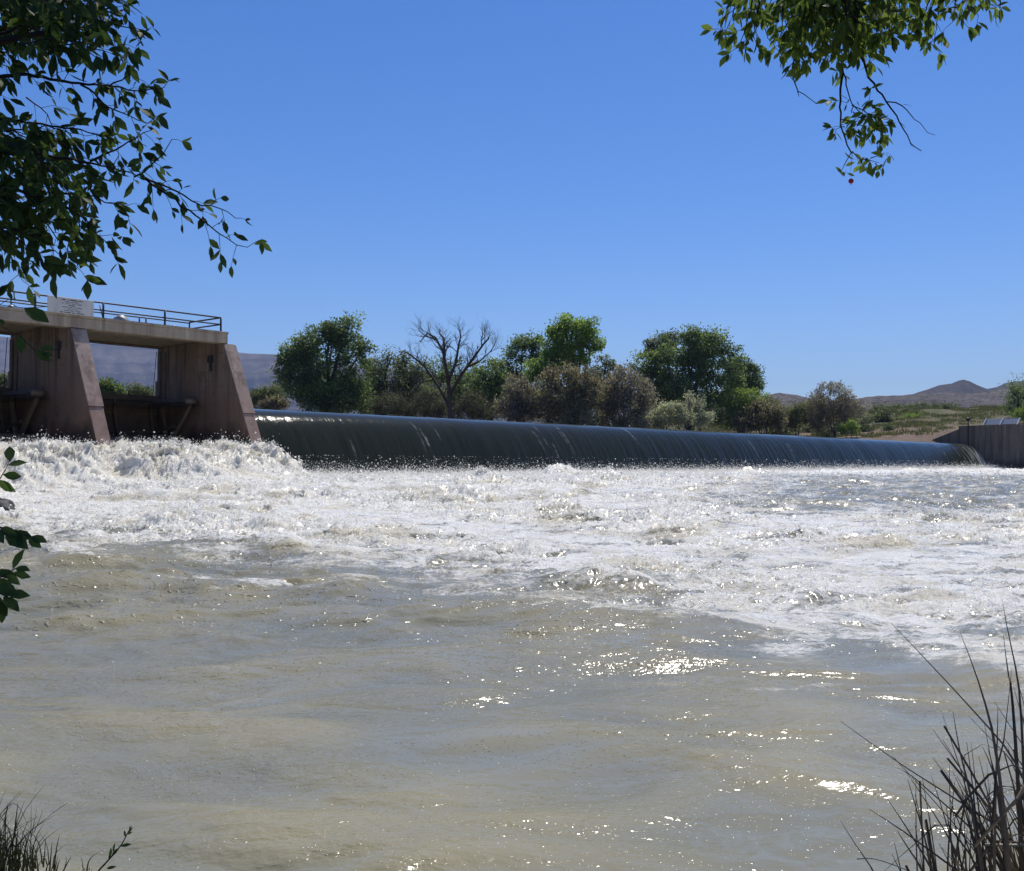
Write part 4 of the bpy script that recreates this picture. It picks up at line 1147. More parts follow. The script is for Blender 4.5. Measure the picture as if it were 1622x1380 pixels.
# boulder in the rapids at the left
c = at(-2, 806, 24.5)
ico = []; nu, nv = 26, 18
for a in range(nv + 1):
    th = math.pi * a / nv
    for q in range(nu):
        ph = 2 * math.pi * q / nu
        v = Vector((math.sin(th) * math.cos(ph), math.sin(th) * math.sin(ph), math.cos(th)))
        r = 1 + 0.22 * float(perlin(v.x * 1.7 + 5, v.y * 1.7 + v.z * 2.1, 211)) + 0.08 * float(perlin(v.x * 5 + 5, v.y * 5 + v.z * 6, 212))
        ico.append((c.x + v.x * 0.42 * r, c.y + v.y * 0.4 * r, c.z - 0.06 + v.z * 0.3 * r))
Fb = [(a * nu + q, a * nu + (q + 1) % nu, (a + 1) * nu + (q + 1) % nu, (a + 1) * nu + q) for a in range(nv) for q in range(nu)]
tag(mesh_np('boulder', ico, np.array(Fb), M['rock'], origin=tuple(c)), 'wet grey boulder breaking the rapids at the left edge', 'rock')

# ------------------------------------------------------------------ near leaves and twigs
LV = np.array([(0, 0, 0), (0.16, 0.28, 0.05), (0.20, 0.58, 0.04), (0, 1.0, -0.06), (-0.20, 0.58, 0.04), (-0.16, 0.28, 0.05), (0, 0.3, 0.0), (0, 0.62, -0.01), (0.10, 0.82, 0.0), (-0.10, 0.82, 0.0)])
LF4 = [(0, 1, 6, 5)]
LTRI = np.array([(0, 1, 6), (0, 6, 5), (1, 2, 6), (2, 7, 6), (5, 6, 4), (6, 7, 4), (2, 8, 7), (8, 3, 7), (7, 3, 9), (7, 9, 4)])


def smooth_pts(pts, n_=9):
    out = []
    m_ = len(pts)
    for i in range(n_):
        u = i / (n_ - 1) * (m_ - 1); j = min(int(u), m_ - 2); w = u - j
        p0 = pts[max(j - 1, 0)]; p1 = pts[j]; p2 = pts[j + 1]; p3 = pts[min(j + 2, m_ - 1)]
        out.append(0.5 * ((2 * p1) + (p2 - p0) * w + (2 * p0 - 5 * p1 + 4 * p2 - p3) * w * w + (3 * p1 - p0 - 3 * p2 + p3) * w ** 3))
    return out


class Leaves:
    def __init__(self):
        self.v = []; self.t = []

    def leaf(self, p, d_, nrm, L, tint, wid=1.0):
        d_ = np.array(d_, float); d_ /= np.linalg.norm(d_) + 1e-9
        x_ = np.cross(d_, np.array(nrm, float)); x_ /= np.linalg.norm(x_) + 1e-9
        z_ = np.cross(x_, d_)
        lv = LV * np.array([wid, 1, 1])
        self.v.append(np.array(p) + L * (lv[:, :1] * x_ + lv[:, 1:2] * d_ + lv[:, 2:] * z_)); self.t.append(tint)

    def build(self, name, mat, parent):
        n = len(self.v); V = np.concatenate(self.v)
        Fc = (LTRI[None] + 10 * np.arange(n)[:, None, None]).reshape(-1, 3)
        return mesh_np(name, V, Fc, mat, parent, smooth=True, attrs={'tint': np.repeat(np.array(self.t), 10)})


def resample(pts, step):
    out = [pts[0]]; acc = 0
    for a, c_ in zip(pts[:-1], pts[1:]):
        L = (c_ - a).length; n_ = max(1, int(L / step))
        for i in range(1, n_ + 1):
            out.append(a.lerp(c_, i / n_))
    return out


def spray_twig(mb, lv, pts_px, depth, g, r0=0.006, r1=0.0015, leaf=0.078, step=0.055, bare=0.0, nl=(3, 5), droop=0.55, density=1.0, tint=(0.35, 0.2)):
    """a twig through photo points at a real depth, set with compound leaves of hanging leaflets"""
    pts = [at(x, y, depth + (q[0] if q else 0)) for x, y, *q in pts_px]
    rs = resample(pts, 0.03)
    rs = [p + Vector((g.gauss(0, .004), g.gauss(0, .004), g.gauss(0, .004))) for p in rs]
    n_ = len(rs); mb.tube(rs, [r0 + (r1 - r0) * i / max(1, n_ - 1) for i in range(n_)], 5)
    if lv is None:
        return rs
    L = sum((rs[i + 1] - rs[i]).length for i in range(n_ - 1)); s = 0.0; nxt = L * bare; sidef = 1
    for i in range(n_ - 1):
        seg = (rs[i + 1] - rs[i]); s += seg.length
        if s >= nxt or i == n_ - 2:
            nxt += step * g.uniform(0.6, 1.4) / density
            d_ = seg.normalized(); sidef = -sidef
            side = d_.cross(Vector((0, 1, 0))).normalized() * sidef
            stem = (d_ * 0.5 + side * 0.55 + Vector((0, g.gauss(0, 0.5), -0.25 * droop)) + Vector((g.gauss(0, .2), 0, g.gauss(0, .2)))).normalized()
            ls = g.uniform(0.04, 0.10); p0 = rs[i + 1]; p1 = p0 + stem * ls * 0.6; p2 = p0 + stem * ls + Vector((0, 0, -0.15 * ls))
            mb.tube([p0, p1, p2], [0.0016, 0.0012, 0.0008], 3, False)
            m_ = g.randint(*nl)
            for q in range(m_):
                pb = p2 if q == 0 else p0.lerp(p2, g.uniform(0.45, 1.0))
                sp = stem.cross(Vector((0, 1, 0))).normalized() * (1 if q % 2 else -1)
                ld = (stem * g.uniform(0.3, 1.0) + sp * (0 if q == 0 else g.uniform(0.3, 0.9)) + Vector((g.gauss(0, .25), g.gauss(0, .5), -droop * g.uniform(0.4, 1.5)))).normalized()
                nr = Vector((g.gauss(0, .8), -0.7 + g.gauss(0, .7), 0.6 + g.gauss(0, .5)))
                lv.leaf(pb, ld, nr, leaf * g.uniform(0.65, 1.25), min(1, max(0, g.gauss(*tint))), g.uniform(0.85, 1.3))
    return rs


# --- tree at the left whose boughs reach into the picture
g = random.Random(5)
lt = thing('overhanging_tree', 'dark leafy boughs of a near tree filling the upper left corner', 'tree', (-4.6, 4.4, 0.3))
mb = MB(); lv = Leaves()
main = [
    ([(-60, 70), (40, 42), (120, 30), (170, 38), (226, 52)], 4.2, .010),
    ([(-60, -10), (60, 2), (130, 0), (190, 12)], 4.3, .010),
    ([(60, -20), (110, 5), (150, 22)], 4.1, .006),
    ([(-60, 130), (30, 118), (90, 128), (160, 135), (215, 145), (262, 140)], 4.0, .010),
    ([(130, 132), (165, 165), (205, 185), (235, 195)], 4.0, .005),
    ([(170, 138), (205, 118), (208, 105)], 4.0, .004),
    ([(-60, 235), (30, 243), (90, 250), (140, 258), (200, 272), (225, 282)], 4.0, .012),
    ([(225, 282), (262, 308), (300, 335), (335, 362), (372, 385), (392, 392)], 4.0, .006),
    ([(225, 278), (255, 292), (290, 310), (320, 326), (350, 332), (372, 345)], 4.0, .005),
    ([(215, 280), (245, 258), (262, 240), (272, 222)], 4.0, .004),
    ([(140, 256), (180, 238), (215, 220), (240, 205)], 4.1, .005),
    ([(-60, 290), (20, 298), (80, 318), (130, 345), (165, 380)], 3.9, .010),
    ([(80, 305), (140, 310), (190, 330), (205, 340)], 4.0, .005),
    ([(-60, 330), (0, 360), (35, 385), (58, 405)], 3.8, .008),
    ([(0, 360), (50, 372), (85, 392), (100, 405)], 3.9, .004),
    ([(-60, 180), (20, 190), (80, 200), (140, 208), (185, 230)], 4.1, .008),
    ([(90, 310), (130, 360), (150, 380)], 4.1, .004),
]
for pts, dep, r in main:
    sp = pts[0][0] > 200
    spray_twig(mb, lv, pts, dep, g, r, 0.0016, 0.064 if not sp else 0.056, 0.042 if not sp else 0.05, 0.0, (3, 5) if not sp else (2, 3), 0.55, 1.0)
for i in range(46):                        # inner twigs of the dense part
    x0 = g.uniform(-90, 70); y0 = g.choice([g.uniform(-60, 80), g.uniform(60, 280), g.uniform(200, 390)])
    a = g.uniform(-0.5, 0.9); L = g.uniform(70, 150)
    spray_twig(mb, lv, [(x0, y0), (x0 + L * .5 * math.cos(a), y0 + L * .5 * math.sin(a)), (x0 + L * math.cos(a + .2), y0 + L * math.sin(a + .2))], g.uniform(3.8, 4.7), g, .004, .0012, 0.075, 0.04, 0, (3, 5), 0.6)
for i in range(120):                       # the same crown carries on outside the picture
    x1 = g.uniform(-820, -45); y1 = g.uniform(-260, 400); a = g.uniform(2.2, 3.9); L = g.uniform(80, 170)
    spray_twig(mb, lv, [(x1 + L * math.cos(a), y1 - L * abs(math.sin(a)) * .6), (x1 + L * .5 * math.cos(a), y1 - L * .25), (x1, y1)], g.uniform(3.7, 5.0), g, .005, .0012, 0.07, 0.045, 0, (3, 5), 0.6)
# sprigs low over the pier and at the water
spray_twig(mb, lv, [(-60, 470), (-25, 485), (-8, 490)], 3.7, g, .004, .0012, 0.05, 0.06, 0.3, (2, 3))
for (p, d_, L) in [((38, 488), (40, 22), .085), ((0, 505), (5, 8), .05), ((33, 530), (0, 30), .10), ((55, 555), (25, 18), .08), ((62, 550), (25, 3), .06), ((66, 560), (18, 4), .04)]:
    a = at(*p, 3.6); e = at(p[0] + d_[0], p[1] + d_[1], 3.6); lv.leaf(a, e - a, Vector((0.2, -0.8, 0.5)), max((e - a).length, .03) * 1.0, 0.3, 1.3)
for (p, q) in [((84, 436), (88, 472)), ((80, 432), (68, 448)), ((104, 420), (122, 426)), ((100, 424), (112, 438))]:
    a = at(*p, 3.8); e = at(*q, 3.8); lv.leaf(a, e - a, Vector((g.gauss(0, .3), -0.8, 0.4)), (e - a).length * 1.05, 0.35, 1.2)
mb.tube([at(58, 405, 3.8), at(70, 420, 3.8), at(84, 437, 3.8)], .0016, 4); mb.tube([at(70, 418, 3.8), at(103, 421, 3.8)], .0014, 4)
mb.tube([at(-40, 500, 3.6), at(5, 518, 3.6), at(33, 533, 3.6), at(56, 556, 3.6)], 0.0016, 4); mb.tube([at(-40, 478, 3.6), at(38, 488, 3.6), at(72, 486, 3.6)], 0.0014, 4)
# trunk, limbs and the high crown (outside the frame, they shade the boughs)
mb.tube([(-4.6, 4.4, 0.1), (-4.5, 4.5, 1.6), (-4.2, 4.6, 3.2), (-3.6, 4.9, 5.0), (-2.8, 5.4, 6.6)], [0.2, 0.17, 0.14, 0.10, 0.05], 10)
for e in [(-1.95, 4.2, 3.45), (-2.2, 4.0, 2.95), (-2.15, 3.95, 2.55), (-1.2, 6.0, 5.9), (0.0, 6.2, 5.8), (1.2, 5.8, 5.4), (-2.6, 4.2, 3.9)]:
    b0_ = Vector((-4.35, 4.55, 2.6)); e_ = Vector(e); bow = Vector((0.05, g.uniform(-.25, .25), g.uniform(0.2, 0.4)))
    mb.tube(smooth_pts([b0_, b0_.lerp(e_, .35) + bow, b0_.lerp(e_, .7) + bow * .8 + Vector((0, g.uniform(-.15, .15), g.uniform(-.1, .12))), e_], 12), [.05 - .0036 * q for q in range(12)], 7)
for i in range(2600):
    u = g.random(); x_ = g.uniform(-5.0, 1.4); y_ = g.uniform(4.3, 5.9); z_ = 4.6 + 0.22 * (y_ - 4) + g.uniform(0, 2.2)
    if (z_ - EZ) / y_ < 0.52 + 0.04 * math.sin(x_ * 3):
        continue
    lv.leaf((x_, y_, z_), Vector((g.gauss(0, 1), g.gauss(0, 1), g.gauss(-0.5, .6))), Vector((g.gauss(0, 1), g.gauss(0, 1), 1)), g.uniform(.09, .15), g.gauss(0.4, 0.2) % 1, 1.6)
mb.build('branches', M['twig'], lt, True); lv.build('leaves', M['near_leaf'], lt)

# --- sapling twigs at the left edge, low over the water
sp_ = thing('leafy_sapling', 'few dark leaves of a sapling poking in at the left edge above water', 'plant', (-2.3, 3.2, 0.25))
mb = MB(); lv = Leaves(); D3 = 3.1
mb.tube([(-2.3, 3.2, 0.1), (-2.15, 3.15, 0.8), (-1.95, 3.12, 1.35), at(-60, 760, D3)], [.012, .010, .007, .004], 6)
for pl in ([(-60, 800), (-10, 775), (8, 745), (16, 728)], [(-60, 812), (0, 835), (30, 845), (55, 852)], [(-60, 905), (0, 915), (25, 900)], [(-60, 930), (0, 940), (20, 950)]):
    mb.tube([at(x, y, D3) for x, y in pl], [.003, .0024, .0018, .001][:len(pl)], 4)
mb.tube([(-2.15, 3.15, 0.8), at(-60, 930, D3)], [.006, .003], 5); mb.tube([(-2.05, 3.13, 1.1), at(-60, 905, D3)], [.006, .003], 5); mb.tube([(-1.98, 3.12, 1.25), at(-60, 806, D3)], [.006, .003], 5)
for (p, q) in [((16, 732), (15, 708)), ((12, 737), (40, 732)), ((4, 752), (32, 755)), ((-4, 760), (22, 778)),
               ((10, 838), (36, 866)), ((28, 845), (42, 868)), ((45, 852), (63, 866)), ((48, 850), (72, 858)), ((0, 836), (25, 848)), ((-8, 838), (4, 858)), ((20, 842), (50, 852)),
               ((20, 902), (36, 872)), ((22, 906), (46, 914)), ((10, 910), (30, 925)), ((24, 900), (45, 903)), ((-10, 905), (25, 912)), ((-6, 916), (20, 932)),
               ((-6, 926), (26, 942)), ((8, 940), (45, 943)), ((5, 945), (28, 966)), ((0, 945), (3, 985)), ((-4, 950), (10, 975))]:
    a = at(*p, D3); e = at(*q, D3 + g.uniform(-.04, .04)); lv.leaf(a, e - a, Vector((g.gauss(0, .4), -0.8, 0.5 + g.gauss(0, .3))), (e - a).length * 1.1, g.uniform(.1, .7), g.uniform(.95, 1.3))
for a_, b_ in (((-2.3, 3.2, 0.1), (-2.15, 3.15, 0.8)), ((-2.15, 3.15, 0.8), (-1.95, 3.12, 1.35)), ((-2.15, 3.15, 0.8), at(-60, 930, D3)), ((-2.05, 3.13, 1.1), at(-60, 905, D3)), ((-1.98, 3.12, 1.25), at(-60, 806, D3)), ((-1.95, 3.12, 1.35), at(-60, 760, D3))):
    a_, b_ = Vector(a_), Vector(b_)
    for _ in range(13):
        lv.leaf(a_.lerp(b_, g.uniform(0.1, 0.95)), Vector((g.gauss(-.2, .6), g.gauss(0, .6), g.gauss(-.2, .5))), Vector((g.gauss(0, .5), -0.8, 0.5)), g.uniform(.04, .065), g.uniform(.1, .7), g.uniform(.95, 1.3))
mb.build('stem', M['twig'], sp_, True); lv.build('leaves', M['near_leaf'], sp_)

# --- bough hanging in at the upper right
g = random.Random(9)
rt = thing('hanging_bough', 'sunlit leafy bough hanging into the upper right corner with bare twigs below', 'tree', tuple(at(1385, -420, 5.6)))
mb = MB(); lv = Leaves(); DR = 5.0
mb.tube([at(1360, -420, 5.4), at(1330, -150, 5.2), at(1338, -20, DR), at(1350, 45, DR), at(1368, 98, DR)], [0.05, 0.03, 0.016, 0.011, 0.007], 7)
mb.tube([at(1330, -150, 5.2), at(1250, -80, 5.1), at(1200, -20, DR)], [0.02, 0.014, 0.008], 6); mb.tube([at(1330, -150, 5.2), at(1450, -90, 5.1), at(1540, -20, DR)], [0.02, 0.014, 0.008], 6)
KW = dict(leaf=0.066, step=0.05, nl=(3, 5), droop=0.6, tint=(0.5, 0.25))
for pts in ([(1200, -30), (1175, 5), (1150, 25)], [(1200, -20), (1185, 30), (1170, 75)], [(1205, -20), (1200, 20), (1195, 62)], [(1260, -60), (1240, 0), (1245, 50)],
            [(1275, -50), (1265, 20), (1262, 60), (1258, 98)], [(1290, -40), (1290, 30), (1285, 90)], [(1310, -40), (1305, 30), (1300, 75)], [(1330, -40), (1320, 40), (1318, 92)],
            [(1340, -40), (1345, 30), (1335, 92)], [(1350, -20), (1362, 40), (1372, 85)], [(1370, -40), (1385, 20), (1400, 62)], [(1360, 40), (1385, 90)], [(1400, -40), (1410, 10), (1405, 50)],
            [(1340, 60), (1345, 98)], [(1430, -40), (1425, 5), (1430, 30)], [(1470, -40), (1450, 10), (1440, 42)], [(1500, -40), (1490, 10), (1480, 55), (1482, 72)], [(1520, -40), (1530, -5), (1550, 25)],
            [(1540, -30), (1560, 0), (1576, 10)], [(1480, -20), (1465, 20), (1460, 40)], [(1510, -30), (1515, 10), (1510, 35)], [(1295, -20), (1275, 60), (1262, 90)], [(1320, 0), (1300, 60)], [(1380, 0), (1375, 60)],
            [(1235, -40), (1225, -5), (1215, 15)], [(1250, -50), (1272, 0), (1278, 40)], [(1350, -60), (1300, -10), (1270, 20)], [(1360, -60), (1400, -10), (1415, 20)], [(1330, -20), (1352, 60), (1360, 90)]):
    spray_twig(mb, lv, pts, DR + g.uniform(-.35, .35), g, .005, .0014, **KW)
    for q in range(2 if 1255 < pts[-1][0] < 1420 else 1):
        o_ = (g.uniform(-25, 25), g.uniform(-45, -2))
        spray_twig(mb, lv, [(x + o_[0], y + o_[1]) for x, y in pts[:-1]] + [(pts[-1][0] + o_[0], pts[-1][1] + o_[1] - 8)], DR + g.uniform(-.4, .5), g, .004, .0014, **KW)
KW2 = dict(leaf=0.06, step=0.022, nl=(3, 5), droop=0.45, tint=(0.55, 0.25))
spray_twig(mb, None, [(1335, 95), (1332, 140), (1331, 180), (1333, 210), (1340, 228), (1350, 241)], DR, g, .007, .0035)
spray_twig(mb, None, [(1336, 115), (1342, 145), (1350, 165), (1362, 178), (1380, 190)], DR, g, .004, .002)
for pts in ([(1350, 165), (1365, 172), (1378, 178), (1390, 182)], [(1333, 190), (1345, 192), (1360, 198), (1385, 200)], [(1336, 200), (1330, 202), (1326, 206)], [(1345, 160), (1340, 165)], [(1380, 182), (1395, 196), (1402, 202)], [(1365, 170), (1372, 160), (1376, 158)],
            [(1350, 180), (1370, 190), (1390, 205)]):
    spray_twig(mb, lv, pts, DR, g, .003, .0012, **KW2)
for pts in ([(1350, 241), (1362, 250), (1375, 255), (1392, 258)], [(1350, 243), (1340, 258), (1332, 270)], [(1365, 250), (1362, 265)], [(1380, 254), (1395, 246), (1402, 243)], [(1385, 258), (1395, 272)]):
    spray_twig(mb, None, pts, DR, g, .0028, .0012, **{**KW2, 'step': 0.06})
def cluster(n_, cx_, cy_, rx_, ry_, L, out=0.5):
    for _ in range(n_):
        while True:
            u, v = g.uniform(-1, 1), g.uniform(-1, 1)
            if u * u + v * v < 1:
                break
        dep_ = DR + g.uniform(-.12, .12)
        a_ = at(cx_ + u * rx_, cy_ + v * ry_, dep_)
        dr_ = Vector((u * out + g.gauss(0, .45), g.gauss(0, .5), -v * out * 0.6 - 0.45 + g.gauss(0, .4)))
        lv.leaf(a_, dr_, Vector((g.gauss(0, .7), -0.7 + g.gauss(0, .6), 0.6 + g.gauss(0, .5))), L * g.uniform(.7, 1.25), min(1, max(0, g.gauss(.55, .25))), g.uniform(.95, 1.4))
        if g.random() < 0.45:
            q_ = at(cx_ + u * rx_ * 0.35, cy_ + v * ry_ * 0.3 - 3, DR); mb.tube([q_, a_], [.0012, .0007], 3, False)


cluster(34, 1372, 192, 30, 14, .056); cluster(9, 1336, 203, 9, 7, .055); cluster(5, 1400, 197, 8, 10, .05); cluster(4, 1348, 163, 10, 6, .05); cluster(5, 1380, 162, 8, 6, .055)
cluster(3, 1337, 274, 5, 5, .05); cluster(13, 1366, 256, 15, 9, .052); cluster(5, 1402, 246, 8, 5, .055); cluster(5, 1394, 267, 10, 8, .05); cluster(2, 1390, 234, 2, 4, .05)
# bare twigs
for pts, r in (([(1368, 98), (1376, 122), (1390, 142), (1406, 161), (1420, 185), (1432, 205), (1441, 226), (1452, 234), (1461, 238)], .0062), ([(1406, 161), (1418, 161), (1430, 167), (1444, 182), (1458, 197), (1471, 210), (1480, 213)], .0036),
               ([(1441, 226), (1443, 233), (1449, 234)], .0016), ([(1425, 193), (1433, 203)], .002), ([(1432, 167), (1446, 168)], .0012), ([(1262, 85), (1256, 105), (1257, 125), (1264, 144), (1275, 150), (1295, 163)], .005), ([(1264, 144), (1267, 154)], .003),
               ([(1195, 20), (1205, 35), (1218, 60), (1237, 84)], .003), ([(1586, -60), (1584, 5), (1583, 32)], .006), ([(1350, 241), (1348, 258), (1346, 272)], .0016)):
    spray_twig(mb, None, pts, DR, g, r, r * 0.35)
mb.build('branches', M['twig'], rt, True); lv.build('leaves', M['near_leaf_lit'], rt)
c = at(1348, 287, DR)
rb_ = thing('fishing_float', 'small round red float hanging below the sunlit bough', 'float', tuple(c))
b = MB(); b.lathe(c, [(0.0135 * math.sin(w), -0.0135 * math.cos(w)) for w in np.linspace(0.1, 3.04, 9)], 14); b.build('ball', M['red'], rb_, True)
b = MB(); b.tube([c + Vector((0, 0, -.012)), c + Vector((0, 0, -.021))], 0.002, 5); b.build('tip', M['red'], rb_); b = MB(); b.tube([at(1346, 272, DR), c + Vector((0, 0, .013))], 0.0006, 4); b.build('line', M['twig'], rb_)


# ------------------------------------------------------------------ reeds at the lower right, grass at the lower left
def blade(V, Fq, Tn, pts, w0, w1, g, tint):
    n0 = len(V); n_ = len(pts)
    sidev = Vector((math.cos(g.uniform(-.6, .6)), math.sin(g.uniform(-.6, .6)), 0))
    for i, p in enumerate(pts):
        k_ = i / (n_ - 1); w = (w0 * (1 - k_) + w1 * k_)
        d_ = (pts[min(i + 1, n_ - 1)] - pts[max(0, i - 1)]).normalized(); s_ = (sidev - d_ * sidev.dot(d_)).normalized(); f_ = d_.cross(s_)
        V += [p - s_ * w / 2, p + f_ * w * 0.22, p + s_ * w / 2]; Tn += [tint] * 3
    for i in range(n_ - 1):
        a = n0 + 3 * i
        Fq += [(a, a + 1, a + 4, a + 3), (a + 1, a + 2, a + 5, a + 4)]


g = random.Random(21)
re_ = thing('reed_clump', 'clump of dry dark reeds standing at the lower right on the near bank', 'reeds', (1.55, 2.9, 0.1))
RV_, RF_, RT_ = [], [], []


def zpx(x, y):
    return (1300 + x / 3.137, 940 + y / 3.137)


exp = [([(350, 148), (590, 400), (850, 685), (960, 830)], 9), ([(693, 195), (760, 370), (815, 540), (860, 720), (900, 1000)], 12), ([(905, 50), (930, 190), (965, 350), (990, 520), (1005, 800)], 8),
       ([(908, 210), (930, 390), (945, 460), (965, 700)], 11), ([(950, 370), (925, 600), (905, 760), (870, 900), (850, 1200)], 8), ([(98, 635), (400, 850), (690, 1035), (900, 1180)], 7),
       ([(350, 860), (430, 890), (560, 1000), (690, 1115), (820, 1250)], 6), ([(603, 595), (660, 770), (720, 960), (770, 1200)], 9), ([(658, 590), (690, 780), (740, 980), (780, 1200)], 11),
       ([(725, 740), (760, 1000), (780, 1250)], 9), ([(748, 740), (770, 950), (800, 1200)], 9), ([(735, 610), (860, 740), (960, 850)], 8), ([(805, 765), (860, 900), (900, 1150)], 10),
       ([(330, 1020), (430, 1170), (560, 1390)], 8), ([(240, 1072), (400, 1175), (660, 1365), (720, 1420)], 10), ([(98, 1130), (180, 1260), (265, 1390)], 9), ([(515, 1130), (540, 1270), (570, 1390)], 8),
       ([(550, 910), (600, 1060), (665, 1290), (690, 1400)], 8), ([(605, 865), (690, 1010), (750, 1200)], 10), ([(380, 1180), (440, 1275), (510, 1390)], 9), ([(880, 570), (878, 700), (870, 950)], 9),
       ([(955, 450), (985, 560), (1010, 640)], 12), ([(785, 810), (830, 1000), (850, 1200)], 9), ([(830, 770), (880, 960), (905, 1200)], 12), ([(590, 1100), (690, 1180), (760, 1260)], 6), ([(630, 1290), (690, 1350), (730, 1400)], 7)]
for pts, w in exp:
    dep = g.uniform(2.75, 3.1)
    pp_ = [at(*zpx(x, y), dep - 0.05 * i) for i, (x, y) in enumerate(pts)]
    e = pp_[-1]; dirv = (pp_[-1] - pp_[-2]).normalized()
    while e.z > 0.08 and len(pp_) < 14:
        dirv = (dirv + Vector((0, 0, -0.5))).normalized(); e = e + dirv * 0.16; pp_.append(e.copy())
    pp_ = smooth_pts(pp_[::-1], 14)
    blade(RV_, RF_, RT_, pp_, w * dep / F * 1.0, 0.0012, g, g.uniform(0.0, 0.9))
for i in range(950):
    bx_ = g.uniform(0.0, 1.0) ** 0.7; base = Vector((1.25 + bx_ * 1.05 + g.gauss(0, .04), g.uniform(2.55, 3.2), 0.08))
    hgt_ = g.uniform(0.35, 1.0) * (0.5 + 0.6 * bx_); ln = g.gauss(-0.12, 0.2)
    tip = base + Vector((ln * hgt_, g.gauss(0, .12), hgt_))
    mid = base.lerp(tip, 0.55) + Vector((-ln * hgt_ * 0.15, 0, 0))
    pts_ = [base, mid, tip]
    if g.random() < 0.06:
        kx_ = g.choice([-1, 1, -1]); pts_ = [base, mid, tip, tip + Vector((kx_ * 0.10, g.gauss(0, .05), -0.03)), tip + Vector((kx_ * 0.20, g.gauss(0, .08), -0.16))]
    blade(RV_, RF_, RT_, smooth_pts(pts_, 9), g.uniform(.006, .0125), 0.0015 if g.random() < .9 else .007, g, g.uniform(0.0, 1.0))
mesh_np('blades', [tuple(v) for v in RV_], np.array(RF_), M['reed'], re_, smooth=False, attrs={'tint': RT_})
b = MB()
b.tube(smooth_pts([at(*zpx(x, y), 2.8) for x, y in ((180, 1320), (260, 1318), (350, 1345), (450, 1385), (520, 1430))], 12), [.0016] * 12, 5)
b.build('dry_stem', M['pale_stem'], re_, True); b = MB()
b.tube(smooth_pts([at(*zpx(x, y), 2.7) for x, y in ((820, 1248), (920, 1252), (1010, 1250))], 5), .004, 5)
b.build('dry_stem', M['pale_stem'], re_, True)

gg = thing('grass_tuft', 'dark tuft of long grass at the lower left corner of the bank', 'grass tuft', (-1.85, 3.45, 0.2))
V_, F_, T2_ = [], [], []
for i in range(900):
    x_ = -1.93 + g.gauss(0, 0.12); y_ = g.uniform(3.25, 3.75)
    base = Vector((x_, y_, 0.12)); kx = math.exp(-((x_ + 1.98) / 0.24) ** 2)
    hgt_ = g.uniform(0.06, 0.25) * (0.35 + 0.75 * kx); lx_ = g.gauss(0.05, 0.35) * hgt_
    tip = base + Vector((lx_, g.gauss(0, .3) * hgt_, hgt_)); mid = base.lerp(tip, 0.5) + Vector((-lx_ * .25, 0, hgt_ * .1))
    blade(V_, F_, T2_, smooth_pts([base, mid, tip], 6), g.uniform(.004, .008), .0008, g, g.random())


def z8(x, y):
    return (x / 6.24, 1230 + y / 6.24)


for pts, w in (([(300, 936), (305, 600), (308, 400), (307, 230)], 5), ([(310, 600), (340, 440), (368, 290)], 3), ([(330, 560), (390, 430), (425, 320)], 3), ([(100, 800), (250, 590), (380, 480), (540, 385)], 5), ([(50, 700), (60, 350), (125, 268), (200, 320), (290, 520)], 4),
               ([(140, 600), (160, 400), (178, 255)], 6), ([(430, 900), (445, 700), (455, 590)], 4), ([(490, 936), (505, 760), (515, 645)], 5), ([(540, 936), (560, 850), (572, 780)], 4), ([(630, 936), (655, 840), (650, 790)], 4), ([(625, 936), (680, 830), (705, 790)], 4), ([(825, 960), (815, 860), (800, 785)], 5)):
    pp_ = smooth_pts([at(*z8(x, y), 3.45) for x, y in pts], 10); blade(V_, F_, T2_, pp_, w * 3.45 / F * 0.55, .0006, g, g.random() * .5)
mesh_np('blades', [tuple(v) for v in V_], np.array(F_), M['bank_grass'], gg, smooth=False, attrs={'tint': T2_})
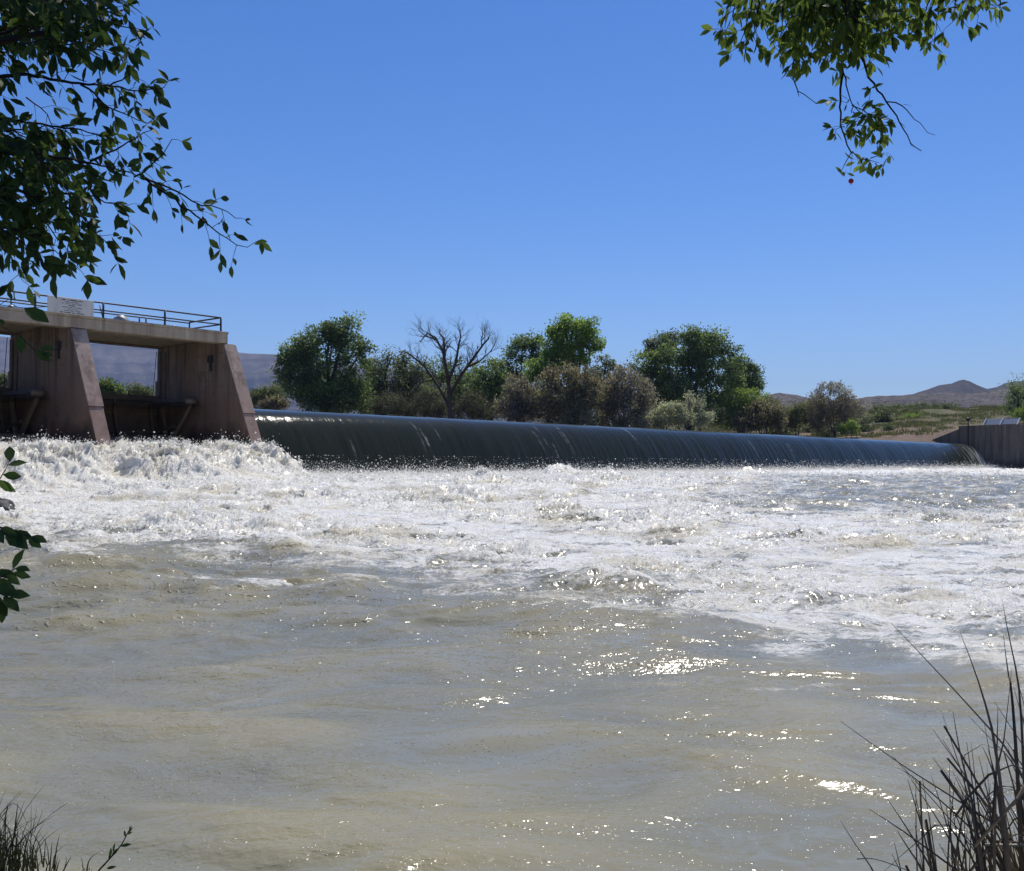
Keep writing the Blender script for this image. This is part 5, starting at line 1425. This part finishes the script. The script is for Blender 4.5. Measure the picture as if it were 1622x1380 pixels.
b = MB(); b.tube(smooth_pts([at(*z8(x, y), 3.4) for x, y in ((380, 478), (480, 395), (590, 312), (668, 258))], 8), [.0008, .0010, .0011, .0012, .0013, .0014, .0014, .0010], 5); b.build('dry_stem', M['pale_stem'], gg, True)

tw_ = thing('leafy_twig', 'single dark twig with narrow leaves leaning over water at the lower left', 'plant', (-1.55, 3.3, 0.15))
mb = MB(); lv = Leaves()
mb.tube(smooth_pts([Vector((-1.62, 3.3, 0.1)), at(*z8(900, 1010), 3.35)] + [at(*z8(x, y), 3.35) for x, y in ((970, 936), (1060, 840), (1190, 690), (1240, 600), (1300, 490))], 14), [.004 - .0002 * i for i in range(14)], 5)
for (p, q) in [((1000, 905), (1040, 870)), ((1050, 910), (1150, 890)), ((1080, 810), (1100, 700)), ((1100, 795), (1180, 700)), ((1120, 760), (1135, 655)), ((1075, 820), (1085, 770)), ((1190, 690), (1300, 668)), ((1240, 600), (1228, 530)), ((1270, 560), (1315, 500)), ((1255, 575), (1310, 545)), ((1280, 530), (1285, 485)), ((840, 936), (835, 900)), ((880, 936), (885, 895)), ((905, 950), (910, 905))]:
    a = at(*z8(*p), 3.35); e = at(*z8(*q), 3.35); lv.leaf(a, e - a, Vector((g.gauss(0, .4), -0.8, 0.5)), (e - a).length, g.uniform(.1, .5), 0.8)
mb.build('stem', M['twig'], tw_, True); lv.build('leaves', M['near_leaf'], tw_)

# ------------------------------------------------------------------ haze: one even body of air round everything
b = MB()
zc = float(min(GZ.min(), -1.2)) - 1.0
b.hexa([(-9500, -9500, zc), (9500, -9500, zc), (9500, 9500, zc), (-9500, 9500, zc), (-9500, -9500, 800), (9500, -9500, 800), (9500, 9500, 800), (-9500, 9500, 800)])
t = NT('haze_air'); v = t.n('ShaderNodeVolumePrincipled'); v.inputs['Color'].default_value = (0.52, 0.67, 1.0, 1); v.inputs['Density'].default_value = 0.00011
t.l(v.outputs[0], t.out.inputs['Volume'])
hz = kind(b.build('haze', t.m), 'stuff', 'thin blue haze of desert air', 'haze')
